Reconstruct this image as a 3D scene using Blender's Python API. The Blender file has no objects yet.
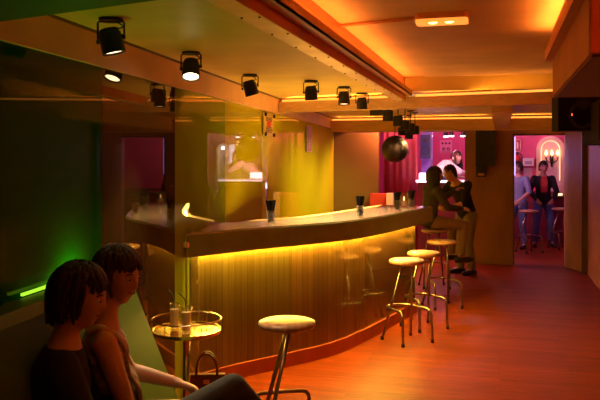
import bpy, bmesh, math, random
from mathutils import Vector, Matrix, Euler, noise
random.seed(7)
PI = math.pi
scene = bpy.context.scene
COL = scene.collection
H, FOC, HOR = 1.75, 747.0, 157.0
YAW = math.atan(200 / FOC)
FV = Vector((-math.sin(YAW), math.cos(YAW), 0))
RV = Vector((math.cos(YAW), math.sin(YAW), 0))

def atd(px, py, d):
    """photo pixel -> point at depth d in the room"""
    p = (FV + RV * ((px - 300) / FOC)) * d
    return Vector((p.x, p.y, H - (py - HOR) / FOC * d))
def at(px, py, z):
    """photo pixel -> point at height z in the room"""
    return atd(px, py, (H - z) * FOC / (py - HOR))
def wallx(y): return -1.792 - 0.078 * y
WN = Vector((1, 0.078, 0)).normalized()
WT = Vector((-0.078, 1, 0)).normalized()
WANG = math.atan2(WT.y, WT.x)
def wall_at(px):
    d_ = FV + RV * ((px - 300) / FOC)
    t = -1.792 / (d_.x + 0.078 * d_.y)
    return Vector((d_.x * t, d_.y * t, 0))

# ------------------------------------------------------------------ materials
def mat(name, col, rough=0.5, metal=0.0, var=0.0, scale=8.0, stretch=(1, 1, 1), bump=0.0, spec=0.5,
        coat=0.0, trans=0.0, ior=1.45, emit=None, estr=0.0, col2=None, alpha=1.0, rotz=0.0):
    m = bpy.data.materials.new(name); m.use_nodes = True
    nt = m.node_tree; b = nt.nodes['Principled BSDF']
    b.inputs['Base Color'].default_value = (*col, 1)
    b.inputs['Roughness'].default_value = rough
    b.inputs['Metallic'].default_value = metal
    b.inputs['Specular IOR Level'].default_value = spec
    b.inputs['Coat Weight'].default_value = coat
    b.inputs['Coat Roughness'].default_value = 0.05
    b.inputs['Transmission Weight'].default_value = trans
    b.inputs['IOR'].default_value = ior
    b.inputs['Alpha'].default_value = alpha
    if emit:
        b.inputs['Emission Color'].default_value = (*emit, 1)
        b.inputs['Emission Strength'].default_value = estr
    if var or bump or col2:
        tc = nt.nodes.new('ShaderNodeTexCoord'); mp = nt.nodes.new('ShaderNodeMapping')
        mp.inputs['Scale'].default_value = stretch
        mp.inputs['Rotation'].default_value = (0, 0, rotz)
        nz = nt.nodes.new('ShaderNodeTexNoise')
        nz.inputs['Scale'].default_value = scale; nz.inputs['Detail'].default_value = 5
        nt.links.new(tc.outputs['Object'], mp.inputs['Vector'])
        nt.links.new(mp.outputs['Vector'], nz.inputs['Vector'])
        if var or col2:
            r = nt.nodes.new('ShaderNodeValToRGB')
            c2 = col2 if col2 else tuple(max(0, c * (1 - var)) for c in col)
            c1 = col if col2 else tuple(min(1, c * (1 + var)) for c in col)
            r.color_ramp.elements[0].position = 0.32; r.color_ramp.elements[1].position = 0.68
            r.color_ramp.elements[0].color = (*c2, 1); r.color_ramp.elements[1].color = (*c1, 1)
            nt.links.new(nz.outputs['Fac'], r.inputs['Fac'])
            nt.links.new(r.outputs['Color'], b.inputs['Base Color'])
        if bump:
            bp = nt.nodes.new('ShaderNodeBump'); bp.inputs['Strength'].default_value = bump
            bp.inputs['Distance'].default_value = 0.01
            nt.links.new(nz.outputs['Fac'], bp.inputs['Height'])
            nt.links.new(bp.outputs['Normal'], b.inputs['Normal'])
    return m

def glow(name, col, s):
    m = bpy.data.materials.new(name); m.use_nodes = True
    b = m.node_tree.nodes['Principled BSDF']
    b.inputs['Base Color'].default_value = (*[min(1, c) for c in col], 1)
    b.inputs['Emission Color'].default_value = (*col, 1)
    b.inputs['Emission Strength'].default_value = s
    return m

def floor_mat():
    m = bpy.data.materials.new('wood_floor'); m.use_nodes = True
    nt = m.node_tree; b = nt.nodes['Principled BSDF']; L = nt.links.new
    tc = nt.nodes.new('ShaderNodeTexCoord')
    br = nt.nodes.new('ShaderNodeTexBrick')
    br.inputs['Scale'].default_value = 1.0
    br.inputs['Brick Width'].default_value = 1.1; br.inputs['Row Height'].default_value = 0.085
    br.inputs['Mortar Size'].default_value = 0.0025; br.inputs['Mortar Smooth'].default_value = 0.3
    br.inputs['Color1'].default_value = (0.33, 0.055, 0.008, 1)
    br.inputs['Color2'].default_value = (0.23, 0.034, 0.005, 1)
    br.inputs['Mortar'].default_value = (0.16, 0.035, 0.01, 1)
    L(tc.outputs['Object'], br.inputs['Vector'])
    mp = nt.nodes.new('ShaderNodeMapping'); mp.inputs['Scale'].default_value = (2.0, 26, 1)
    nz = nt.nodes.new('ShaderNodeTexNoise'); nz.inputs['Scale'].default_value = 2.2; nz.inputs['Detail'].default_value = 6
    L(tc.outputs['Object'], mp.inputs['Vector']); L(mp.outputs['Vector'], nz.inputs['Vector'])
    mx = nt.nodes.new('ShaderNodeMix'); mx.data_type = 'RGBA'; mx.blend_type = 'MULTIPLY'
    mx.inputs['Factor'].default_value = 0.75
    rp = nt.nodes.new('ShaderNodeValToRGB')
    rp.color_ramp.elements[0].position = 0.3; rp.color_ramp.elements[0].color = (0.42, 0.36, 0.33, 1)
    rp.color_ramp.elements[1].position = 0.7; rp.color_ramp.elements[1].color = (1, 1, 1, 1)
    L(nz.outputs['Fac'], rp.inputs['Fac'])
    L(br.outputs['Color'], mx.inputs['A']); L(rp.outputs['Color'], mx.inputs['B'])
    L(mx.outputs['Result'], b.inputs['Base Color'])
    b.inputs['Roughness'].default_value = 0.40
    b.inputs['Specular IOR Level'].default_value = 0.12
    bp = nt.nodes.new('ShaderNodeBump'); bp.inputs['Strength'].default_value = 0.25; bp.inputs['Distance'].default_value = 0.01
    L(nz.outputs['Fac'], bp.inputs['Height']); L(bp.outputs['Normal'], b.inputs['Normal'])
    return m

def board_mat(name, c1, c2, rough=0.2, bw=0.062):
    """vertical boards along the U of a curved panel"""
    m = bpy.data.materials.new(name); m.use_nodes = True
    nt = m.node_tree; b = nt.nodes['Principled BSDF']; L = nt.links.new
    tc = nt.nodes.new('ShaderNodeTexCoord')
    mp = nt.nodes.new('ShaderNodeMapping'); mp.inputs['Rotation'].default_value = (0, 0, PI / 2)
    br = nt.nodes.new('ShaderNodeTexBrick')
    br.inputs['Scale'].default_value = 1.0; br.inputs['Brick Width'].default_value = 6.0
    br.inputs['Row Height'].default_value = bw; br.inputs['Mortar Size'].default_value = 0.0018
    br.inputs['Color1'].default_value = (*c1, 1); br.inputs['Color2'].default_value = (*c2, 1)
    br.inputs['Mortar'].default_value = (c2[0] * .62, c2[1] * .62, c2[2] * .62, 1)
    L(tc.outputs['UV'], mp.inputs['Vector']); L(mp.outputs['Vector'], br.inputs['Vector'])
    mp2 = nt.nodes.new('ShaderNodeMapping'); mp2.inputs['Scale'].default_value = (40, 1.5, 1)
    nz = nt.nodes.new('ShaderNodeTexNoise'); nz.inputs['Scale'].default_value = 1.5; nz.inputs['Detail'].default_value = 5
    L(tc.outputs['UV'], mp2.inputs['Vector']); L(mp2.outputs['Vector'], nz.inputs['Vector'])
    mx = nt.nodes.new('ShaderNodeMix'); mx.data_type = 'RGBA'; mx.blend_type = 'MULTIPLY'; mx.inputs['Factor'].default_value = 0.35
    rp = nt.nodes.new('ShaderNodeValToRGB')
    rp.color_ramp.elements[0].position = 0.3; rp.color_ramp.elements[0].color = (.5, .5, .5, 1)
    rp.color_ramp.elements[1].position = 0.7
    L(nz.outputs['Fac'], rp.inputs['Fac']); L(br.outputs['Color'], mx.inputs['A']); L(rp.outputs['Color'], mx.inputs['B'])
    L(mx.outputs['Result'], b.inputs['Base Color'])
    b.inputs['Roughness'].default_value = rough
    b.inputs['Specular IOR Level'].default_value = 0.5
    b.inputs['Coat Weight'].default_value = 0.6; b.inputs['Coat Roughness'].default_value = 0.03
    return m

def clearglass(name):
    m = bpy.data.materials.new(name); m.use_nodes = True
    nt = m.node_tree; L = nt.links.new; out = nt.nodes['Material Output']
    nt.nodes.remove(nt.nodes['Principled BSDF'])
    tr = nt.nodes.new('ShaderNodeBsdfTransparent'); tr.inputs['Color'].default_value = (.95, .95, .93, 1)
    g = nt.nodes.new('ShaderNodeBsdfGlossy'); g.inputs['Roughness'].default_value = .03
    lw = nt.nodes.new('ShaderNodeLayerWeight'); lw.inputs['Blend'].default_value = .25
    pw = nt.nodes.new('ShaderNodeMath'); pw.operation = 'MULTIPLY_ADD'; pw.inputs[1].default_value = .55; pw.inputs[2].default_value = .04
    mx = nt.nodes.new('ShaderNodeMixShader')
    L(lw.outputs['Facing'], pw.inputs[0]); L(pw.outputs['Value'], mx.inputs['Fac']); L(tr.outputs['BSDF'], mx.inputs[1]); L(g.outputs['BSDF'], mx.inputs[2])
    L(mx.outputs['Shader'], out.inputs['Surface'])
    return m

def wallglass(name, col, mirror=0.16):
    """back-painted glass: colour behind a polished face"""
    m = bpy.data.materials.new(name); m.use_nodes = True
    nt = m.node_tree; L = nt.links.new
    b = nt.nodes['Principled BSDF']; out = nt.nodes['Material Output']
    tc = nt.nodes.new('ShaderNodeTexCoord'); nz = nt.nodes.new('ShaderNodeTexNoise')
    nz.inputs['Scale'].default_value = 1.3; nz.inputs['Detail'].default_value = 3
    L(tc.outputs['Object'], nz.inputs['Vector'])
    rp = nt.nodes.new('ShaderNodeValToRGB')
    rp.color_ramp.elements[0].color = (*[c * .82 for c in col], 1); rp.color_ramp.elements[1].color = (*[min(1, c * 1.15) for c in col], 1)
    L(nz.outputs['Fac'], rp.inputs['Fac']); L(rp.outputs['Color'], b.inputs['Base Color'])
    b.inputs['Roughness'].default_value = 0.6; b.inputs['Specular IOR Level'].default_value = 0.0
    g = nt.nodes.new('ShaderNodeBsdfGlossy'); g.inputs['Roughness'].default_value = 0.012
    g.inputs['Color'].default_value = (.85, .78, .62, 1)
    fr = nt.nodes.new('ShaderNodeFresnel'); fr.inputs['IOR'].default_value = 1.36
    ad = nt.nodes.new('ShaderNodeMath'); ad.operation = 'ADD'; ad.inputs[1].default_value = mirror; ad.use_clamp = True
    L(fr.outputs['Fac'], ad.inputs[0])
    mx = nt.nodes.new('ShaderNodeMixShader')
    L(ad.outputs['Value'], mx.inputs['Fac']); L(b.outputs['BSDF'], mx.inputs[1]); L(g.outputs['BSDF'], mx.inputs[2])
    L(mx.outputs['Shader'], out.inputs['Surface'])
    return m

M = dict(
    floor=floor_mat(),
    ceil=mat('cream_ceiling_paint', (.80, .61, .16), .45, var=.08, scale=3),
    tray=mat('warm_tray_ceiling_paint', (.60, .40, .20), .6, var=.12, scale=2.5),
    soffit=mat('tan_soffit_board', (.84, .50, .24), .5, var=.06, scale=4),
    beamred=mat('red_brown_beam_paint', (.72, .17, .05), .4, var=.1, scale=5),
    fascia=mat('orange_brown_fascia', (.62, .28, .10), .45, var=.1, scale=5),
    beamtan=mat('tan_cross_beam', (.66, .40, .17), .5, var=.12, scale=6, stretch=(1, 8, 8)),
    greenbeam=mat('dark_green_beam_paint', (.06, .11, .02), .5, var=.15),
    redpaint=mat('dark_red_paint', (.25, .03, .015), .5, var=.1),
    metalstrip=mat('brushed_gold_metal', (.95, .74, .40), .42, .75, var=.12, scale=5, bump=.15),
    wallbrown=mat('brown_wall_panel', (.34, .17, .07), .5, var=.22, scale=3, stretch=(1, 1, .4), bump=.05),
    wallright=mat('ochre_wall_plaster', (.36, .17, .06), .55, var=.15, scale=4),
    bulk=mat('bulkhead_board', (.42, .23, .10), .55, var=.12, scale=4),
    bulkredlit=mat('bulkhead_redlit_end', (.55, .10, .03), .5, var=.1),
    pink=mat('pink_wall_plaster', (.75, .12, .26), .6, var=.08, scale=3),
    plum=mat('plum_dado', (.22, .03, .06), .5, var=.15),
    arch=mat('pale_arch_plaster', (.85, .70, .52), .6, var=.05),
    archin=mat('lilac_niche_plaster', (.72, .55, .60), .6, var=.08),
    violet=mat('violet_lit_pillar', (.35, .22, .70), .5, var=.06),
    black=mat('matt_black_metal', (.018, .014, .012), .38, var=.2, scale=20),
    blackplastic=mat('black_plastic', (.02, .017, .016), .45, var=.2, scale=30),
    deadblack=mat('dull_black_casing', (.012, .010, .009), .7, var=.2, scale=30, spec=.15),
    cone=mat('speaker_cone_paper', (.035, .03, .03), .7),
    chrome=mat('chrome_tube', (.62, .52, .42), .16, 1.0, var=.04, scale=30),
    steel=mat('dull_steel_tube', (.30, .24, .19), .28, 1.0, var=.06, scale=30),
    seat=mat('pale_wood_seat', (.40, .21, .12), .38, var=.22, scale=5, stretch=(1, 9, 1), coat=.25),
    counter_top=mat('polished_counter_top', (.70, .60, .42), .14, var=.08, scale=10, coat=.4),
    counter_edge=mat('dark_bronze_counter_edge', (.23, .30, .09), .45, var=.12, scale=6),
    panel=board_mat('varnished_amber_boards', (.165, .088, .018), (.125, .066, .014), .16),
    panelg=board_mat('olive_boards', (.125, .085, .016), (.098, .066, .012), .18),
    kick=mat('red_kickboard', (.42, .09, .03), .4, var=.12, scale=6),
    glass=clearglass('clear_glass'),
    straw=mat('black_straw_plastic', (.012, .012, .014), .3, var=.1, scale=40),
    drink=mat('pale_orange_drink', (.88, .58, .28), .25, var=.05),
    candle=glow('candle_flame_glow', (1, .55, .2), 3.0),
    green=mat('green_vinyl', (.10, .19, .016), .35, var=.1, scale=6, bump=.05),
    bagred=mat('dark_red_leather', (.16, .02, .015), .35, var=.15, scale=15),
    paper=mat('pale_paper', (.75, .62, .5), .6, var=.04),
    redink=mat('red_print', (.6, .03, .02), .6),
    darkink=mat('dark_print', (.05, .02, .02), .6),
    skin=mat('skin', (.60, .33, .22), .5, var=.06, scale=12),
    skindark=mat('tan_skin', (.46, .24, .16), .5, var=.06, scale=12),
    lips=mat('lips', (.45, .12, .10), .4),
    eyew=mat('eye_white', (.75, .7, .66), .25),
    iris=mat('dark_iris', (.03, .015, .01), .15),
    hair=mat('dark_brown_hair', (.020, .010, .007), .42, var=.4, scale=6, stretch=(14, 14, 2), bump=.5),
    hair2=mat('brown_hair', (.045, .020, .012), .42, var=.4, scale=6, stretch=(14, 14, 2), bump=.5),
    clothblack=mat('black_cloth', (.012, .011, .012), .8, var=.2, scale=30, bump=.1),
    clothwhite=mat('white_cotton', (.78, .70, .66), .75, var=.05, scale=20, bump=.05),
    clothpattern=mat('brown_cream_pattern_cloth', (.62, .42, .26), .75, col2=(.10, .05, .03), scale=22, bump=.1),
    clotholive=mat('dark_olive_cloth', (.055, .045, .025), .8, var=.2, scale=25, bump=.1),
    clothred=mat('red_cloth', (.5, .04, .03), .75, var=.1, scale=25),
    denim=mat('blue_denim', (.09, .12, .24), .8, var=.2, scale=60, bump=.1),
    jeans=mat('faded_grey_jeans', (.22, .18, .15), .8, var=.2, scale=50, bump=.1),
    brownpants=mat('brown_trousers', (.26, .16, .09), .8, var=.15, scale=40),
    tealpants=mat('dark_teal_trousers', (.035, .042, .040), .75, var=.2, scale=40, bump=.1),
    shoe=mat('dark_leather_shoe', (.03, .02, .016), .35, var=.1),
    bluegrey=mat('blue_grey_cloth', (.22, .25, .40), .75, var=.15, scale=25),
    curtain=mat('magenta_curtain', (.75, .15, .20), .7, var=.1, scale=5),
    navy=mat('navy_speaker_case', (.03, .045, .16), .4, var=.1),
    white=mat('white_plastic', (.8, .8, .8), .35, var=.03),
    redmetal=mat('red_enamel', (.6, .03, .02), .3, var=.05),
    redcab=mat('red_lacquer', (.55, .05, .03), .3, var=.08),
    rail=mat('black_iron', (.03, .022, .02), .45, .6, var=.2, scale=30),
    mirrorball=mat('mirror_tiles', (.07, .045, .035), .45, 1.0, var=.35, scale=45),
    bottle_g=mat('green_bottle_glass', (.10, .35, .10), .05, trans=.7),
    bottle_a=mat('amber_bottle_glass', (.55, .25, .05), .05, trans=.7),
    bottle_c=mat('clear_bottle_glass', (.9, .9, .95), .05, trans=.8),
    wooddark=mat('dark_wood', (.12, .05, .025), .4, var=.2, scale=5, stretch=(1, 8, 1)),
    screen=mat('dark_screen', (.01, .01, .012), .12),
    g_amber=glow('amber_led', (1.0, .40, .06), 2.2),
    g_amber2=glow('amber_led_dim', (1.0, .36, .05), 1.3),
    g_yellow=glow('yellow_led', (1.0, .60, .07), 330.0),
    g_glassfill=glow('glass_fill_led', (1.0, .64, .11), 30),
    g_green=glow('green_led', (.45, 1.0, .04), .9),
    g_spot=glow('lamp_face_warm', (1.0, .72, .42), 14.0),
    g_spotdim=glow('lamp_face_dim', (1.0, .70, .42), 2.2),
    g_em=mat('orange_diffuser', (.9, .35, .08), .35, emit=(1, .33, .04), estr=.95),
    g_bulb=glow('warm_bulb', (1.0, .60, .12), 7.0),
    g_flame=glow('candle_bulb', (1.0, .42, .12), 9.0),
    g_white=glow('lit_panel', (1.0, .75, .95), 2.6),
    g_lilac=glow('lilac_backlight', (.80, .72, 1.0), 2.2),
    g_archlit=glow('arch_cove_light', (1.0, .72, .40), 1.1),
    g_violet=glow('violet_tube', (.35, .25, 1.0), 3.5),
    g_led=glow('red_standby_led', (1.0, .12, .03), 3.0),
)

# ------------------------------------------------------------------ mesh helpers
def obj(name, bm, m, parent=None, smooth=False, bevel=0.0):
    if bevel > 0:
        es = [e for e in bm.edges if len(e.link_faces) == 2 and e.calc_face_angle(0) > 0.6]
        bmesh.ops.bevel(bm, geom=es, offset=bevel, segments=2, affect='EDGES', profile=0.6)
    bmesh.ops.recalc_face_normals(bm, faces=bm.faces)
    me = bpy.data.meshes.new(name); bm.to_mesh(me); bm.free()
    for mm in (m if isinstance(m, (list, tuple)) else [m]):
        me.materials.append(mm)
    if smooth:
        for p in me.polygons: p.use_smooth = True
    o = bpy.data.objects.new(name, me); COL.objects.link(o)
    if parent: o.parent = parent
    return o
def tag(o, label, cat, group=None, kind=None):
    o['label'] = label; o['category'] = cat
    if group: o['group'] = group
    if kind: o['kind'] = kind
    return o
def thing(name, label, cat, loc=(0, 0, 0), rotz=0.0, group=None):
    o = bpy.data.objects.new(name, None); COL.objects.link(o)
    o.location = loc; o.rotation_euler = (0, 0, rotz); o.empty_display_size = .1
    return tag(o, label, cat, group)
def struct(name, bm, m, parent=None, **k):
    o = obj(name, bm, m, parent, **k)
    if not parent: o['kind'] = 'structure'
    return o
def copy_tree(o, parent=None):
    c = o.copy(); COL.objects.link(c)
    if parent: c.parent = parent
    for ch in list(o.children): copy_tree(ch, c)
    return c
def new(): return bmesh.new()
def box(bm, x0, x1, y0, y1, z0, z1, mtx=None):
    vs = [bm.verts.new(Vector(p)) for p in ((x0,y0,z0),(x1,y0,z0),(x1,y1,z0),(x0,y1,z0),(x0,y0,z1),(x1,y0,z1),(x1,y1,z1),(x0,y1,z1))]
    for f in ((0,3,2,1),(4,5,6,7),(0,1,5,4),(1,2,6,5),(2,3,7,6),(3,0,4,7)):
        bm.faces.new([vs[i] for i in f])
    if mtx: bmesh.ops.transform(bm, matrix=mtx, verts=vs)
    return bm
def bx(*a, **k): return box(new(), *a, **k)
def prism(bm, pts, z0, z1):
    lo = [bm.verts.new((p[0], p[1], z0)) for p in pts]; hi = [bm.verts.new((p[0], p[1], z1)) for p in pts]
    n = len(pts)
    bm.faces.new(lo[::-1]); bm.faces.new(hi)
    for i in range(n): bm.faces.new((lo[i], lo[(i+1) % n], hi[(i+1) % n], hi[i]))
    return bm
def lathe(bm, prof, seg=24, c=(0, 0, 0), mtx=None):
    rings = []; allv = []
    for r, z in prof:
        if r < 1e-6:
            v = bm.verts.new((c[0], c[1], c[2] + z)); rings.append([v]); allv.append(v)
        else:
            ring = [bm.verts.new((c[0] + r * math.cos(2*PI*i/seg), c[1] + r * math.sin(2*PI*i/seg), c[2] + z)) for i in range(seg)]
            rings.append(ring); allv += ring
    for a, b in zip(rings, rings[1:]):
        for i in range(seg):
            j = (i + 1) % seg
            if len(a) == 1 and len(b) == 1: continue
            if len(a) == 1: bm.faces.new((a[0], b[i], b[j]))
            elif len(b) == 1: bm.faces.new((a[i], a[j], b[0]))
            else: bm.faces.new((a[i], a[j], b[j], b[i]))
    if mtx: bmesh.ops.transform(bm, matrix=mtx, verts=allv)
    return bm
def cr(pts, n=6):
    """Catmull-Rom through points"""
    P = [Vector(p) for p in pts]; out = []
    for i in range(len(P) - 1):
        p0 = P[i-1] if i > 0 else 2*P[0] - P[1]
        p1, p2 = P[i], P[i+1]
        p3 = P[i+2] if i + 2 < len(P) else 2*P[-1] - P[-2]
        for k in range(n):
            t = k / n
            out.append(.5 * ((2*p1) + (p2-p0)*t + (2*p0-5*p1+4*p2-p3)*t*t + (3*p1-p0-3*p2+p3)*t**3))
    out.append(P[-1]); return out
def tube(bm, pts, r, seg=10, closed=False, caps=True):
    P = [Vector(p) for p in pts]; n = len(P); rings = []; up = None
    for i, p in enumerate(P):
        if closed: t = P[(i+1) % n] - P[i-1]
        else: t = (P[min(i+1, n-1)] - P[max(i-1, 0)])
        t.normalize()
        if up is None:
            up = Vector((0, 0, 1)) if abs(t.z) < .9 else Vector((1, 0, 0))
        s = t.cross(up).normalized(); up = s.cross(t).normalized()
        rr = r[i] if isinstance(r, (list, tuple)) else r
        rings.append([bm.verts.new(p + s*rr*math.cos(2*PI*k/seg) + up*rr*math.sin(2*PI*k/seg)) for k in range(seg)])
    m_ = n if closed else n - 1
    for i in range(m_):
        a, b = rings[i], rings[(i+1) % n]
        for k in range(seg):
            bm.faces.new((a[k], a[(k+1) % seg], b[(k+1) % seg], b[k]))
    if caps and not closed:
        bm.faces.new(rings[0][::-1]); bm.faces.new(rings[-1])
    return bm
def tb(*a, **k): return tube(new(), *a, **k)
def sphere(bm, c, r, u=16, v=10, sc=(1, 1, 1)):
    bmesh.ops.create_uvsphere(bm, u_segments=u, v_segments=v, radius=r,
        matrix=Matrix.Translation(c) @ Matrix.Diagonal((*sc, 1)))
    return bm
def T(x, y, z): return Matrix.Translation((x, y, z))
def RZ(a): return Matrix.Rotation(a, 4, 'Z')

# ------------------------------------------------------------------ the room
ZC, ZT = 2.41, 2.55              # bar-side ceiling, tray ceiling
Y0, YB = -1.5, 12.6
struct('floor', bx(-3.4, 2.6, Y0, 17.2, -.06, 0), M['floor'])

def ln(y): return (wallx(y), y)
struct('ceiling', prism(new(), [ln(Y0), (-1.03, Y0), (-1.03, YB), ln(YB)], ZC, ZC + .2), M['ceil'])
struct('ceiling', bx(-1.03, 1.5, Y0, 7.55, ZT, ZT + .1), M['tray'])
struct('ceiling', bx(-1.03, 1.5, 7.55, YB, ZC, ZC + .2), M['ceil'])

# left wall: back-painted glass in tall panels
wl = struct('wall_left', prism(new(), [(wallx(Y0) - .15, Y0), (wallx(Y0) - .02, Y0), (wallx(YB) - .02, YB), (wallx(YB) - .15, YB)], 0, 2.6), M['wallbrown'])
cuts = [Vector((wallx(Y0), Y0, 0))] + [wall_at(p) for p in (102, 175, 225, 262, 290, 318)] + [Vector((wallx(YB), YB, 0))]
gl = [((.008, .080, .005), .0), ((.050, .032, .007), .04), ((.24, .32, .006), .0), ((.46, .42, .004), .0), ((.70, .66, .006), .0), ((.70, .68, .008), .0), ((.66, .62, .010), .0)]
for i in range(len(cuts) - 1):
    a, b = cuts[i] + WT * .002, cuts[i + 1] - WT * .002
    gm = wallglass('painted_glass_%s' % ['green', 'bronze', 'olive', 'yellow', 'amber', 'honey', 'orange'][i], *gl[i])
    obj('glass_panel', prism(new(), [(a - WN * .02)[:2], (a)[:2], (b)[:2], (b - WN * .02)[:2]], 0, 2.24), gm, wl)
# soffit over the glass
struct('trim_1', prism(new(), [(wallx(Y0), Y0), (wallx(Y0) + .025, Y0), (wallx(YB) + .025, YB), (wallx(YB), YB)], 2.232, ZC), M['soffit'])
struct('trim_2', prism(new(), [(wallx(Y0) + .025, Y0), (wallx(Y0) + .033, Y0), (wallx(YB) + .033, YB), (wallx(YB) + .025, YB)], ZC - .014, ZC), M['wooddark'])

# main beam with light trough, right-hand trough
BY1 = 7.62
mb_ = struct('trim_3', bx(-1.03, -.926, Y0, BY1, 2.322, ZT), M['beamred'])
strip = obj('metal_strip', bx(-1.03, -.928, Y0, BY1, 2.318, 2.322), M['metalstrip'], mb_)
bm = new()
for k in range(16):
    for x in (-1.017, -.941):
        sphere(bm, (x, 1.2 + k * .42, 2.318), .006, 8, 5)
obj('screw_heads', bm, M['black'], mb_)
struct('trim_4', box(bx(-.926, -.858, Y0, BY1 - .03, 2.372, 2.382), -.868, -.858, Y0, BY1 - .03, 2.372, 2.424), M['fascia'])
struct('trim_5', box(box(bx(.276, .286, Y0, 5.0, 2.36, 2.424), .286, .335, Y0, 5.0, 2.36, 2.372), .276, .335, 4.99, 5.0, 2.36, 2.424), M['fascia'])
def led(name, bm, m, label, smooth=False):
    return tag(obj(name, bm, m, None, smooth), label, 'light strip')
led('cove_light_strip', bx(-.905, -.885, .2, BY1 - .1, 2.39, 2.412), M['g_amber'], 'amber cove light strip in the long trough over the middle of the bar ceiling')
led('cove_light_strip', bx(.30, .318, .2, 4.9, 2.376, 2.408), M['g_amber'], 'amber cove light strip in the right-hand trough beside the hanging bulkhead')

# cross beams with a lit top edge
def skew(p, q, t, z0, z1, off=0.0):
    p, q = Vector(p), Vector(q); dv = (q - p).normalized(); n = Vector((-dv.y, dv.x))
    return prism(new(), [(p + n*off)[:], (q + n*off)[:], (q + n*(off + t))[:], (p + n*(off + t))[:]], z0, z1)
A1, A2 = (-2.38, 7.98), (1.3, 7.16)
struct('trim_6', skew(A1, A2, .14, 2.25, 2.362), M['beamtan'])
led('cross_beam_light_strip', skew((-2.36, 7.975), (-1.04, 7.68), .022, 2.364, 2.388, .03), M['g_amber2'], 'amber light strip on the nearer cross beam, above the bar spotlights')
led('cross_beam_light_strip', skew((-.84, 7.636), (.56, 7.324), .022, 2.364, 2.388, .03), M['g_amber2'], 'amber light strip on the nearer cross beam, behind the emergency light')
struct('trim_7', bx(-2.70, 1.26, 12.05, 12.2, 2.17, 2.352), M['beamtan'])
led('cross_beam_light_strip', bx(-2.68, -.12, 12.07, 12.095, 2.353, 2.378), M['g_amber2'], 'amber light strip on the far cross beam, above the pink dance corner')
led('cross_beam_light_strip', bx(.14, 1.2, 12.07, 12.095, 2.353, 2.378), M['g_amber2'], 'amber light strip on the far cross beam, above the doorway')
struct('trim_8', bx(-.08, .12, 7.6, 12.05, 2.19, ZC), M['beamtan'])
# beam over the near left
struct('trim_9', skew((-2.0, 2.44), (-.9, 2.14), -.28, 2.25, 2.41), M['greenbeam'])
struct('trim_10', skew((-2.0, 2.15), (-.9, 1.85), -.5, 2.28, 2.41), M['redpaint'])

# right wall, bulkhead
struct('wall_right', bx(1.265, 1.42, Y0, YB, 0, 2.6), M['wallright'])
struct('trim_11', bx(1.185, 1.265, 11.9, 12.05, 0, 2.41), M['wooddark'])
struct('trim_12', prism(new(), [(1.0, YB), (1.0, YB - .02), (1.22, 12.06), (1.265, 12.06), (1.265, YB)], 0, 2.41), M['wallbrown'])
struct('trim_13', bx(.32, 1.265, 2.96, 4.95, 2.13, ZT), M['bulk'])
obj('bulkhead_shade', bx(.33, 1.255, 2.97, 4.94, 2.122, 2.13), M['wooddark'], bpy.data.objects['trim_13'])  # dark sheet added to stand for the shade under the bulkhead
struct('trim_14', bx(.325, 1.26, 2.945, 2.96, 2.134, ZT), M['bulkredlit'])  # red light on the near end, put into this sheet's colour
# back wall with the two openings
struct('wall_back', box(box(box(bx(-.557, .20, YB, YB + .16, 0, 2.41), .20, 1.0, YB, YB + .16, 2.12, 2.41), 1.0, 1.42, YB, YB + .16, 0, 2.41), -2.9, -.557, YB, YB + .16, 2.17, 2.41), M['wallbrown'])
struct('trim_15', box(bx(.20, .225, YB - .01, YB + .17, 0, 2.12), .20, 1.0, YB - .01, YB + .17, 2.10, 2.125), M['wooddark'])
# amber return wall beyond the far cross beam
struct('wall_return', prism(new(), [(-2.775, 12.61), (-2.09, 13.2), (-2.09, 13.3), (-2.775, 12.75)], 0, 2.5), wallglass('painted_glass_return', (.17, .12, .015), .0))
# back rooms
struct('ceiling', bx(-3.4, 2.6, YB + .16, 17.2, 2.5, 2.6), M['plum'])
struct('wall_far', bx(-3.4, 2.6, 16.8, 16.95, 0, 2.5), M['pink'])
struct('wall_far_left', bx(-3.4, -3.3, YB + .16, 16.8, 0, 2.5), M['pink'])
struct('wall_far_right', bx(2.5, 2.6, YB + .16, 16.8, 0, 2.5), M['pink'])
struct('trim_16', bx(.0, 2.5, 16.77, 16.8, 0, 1.02), M['plum'])
struct('wall_near', bx(-3.4, 2.6, Y0 - .1, Y0, 0, 2.6), M['wallbrown'])
struct('trim_17', bx(-1.46, -1.26, 14.5, 14.66, 0, 2.5), M['violet'])  # the violet light on this pillar is put into its colour

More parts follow.
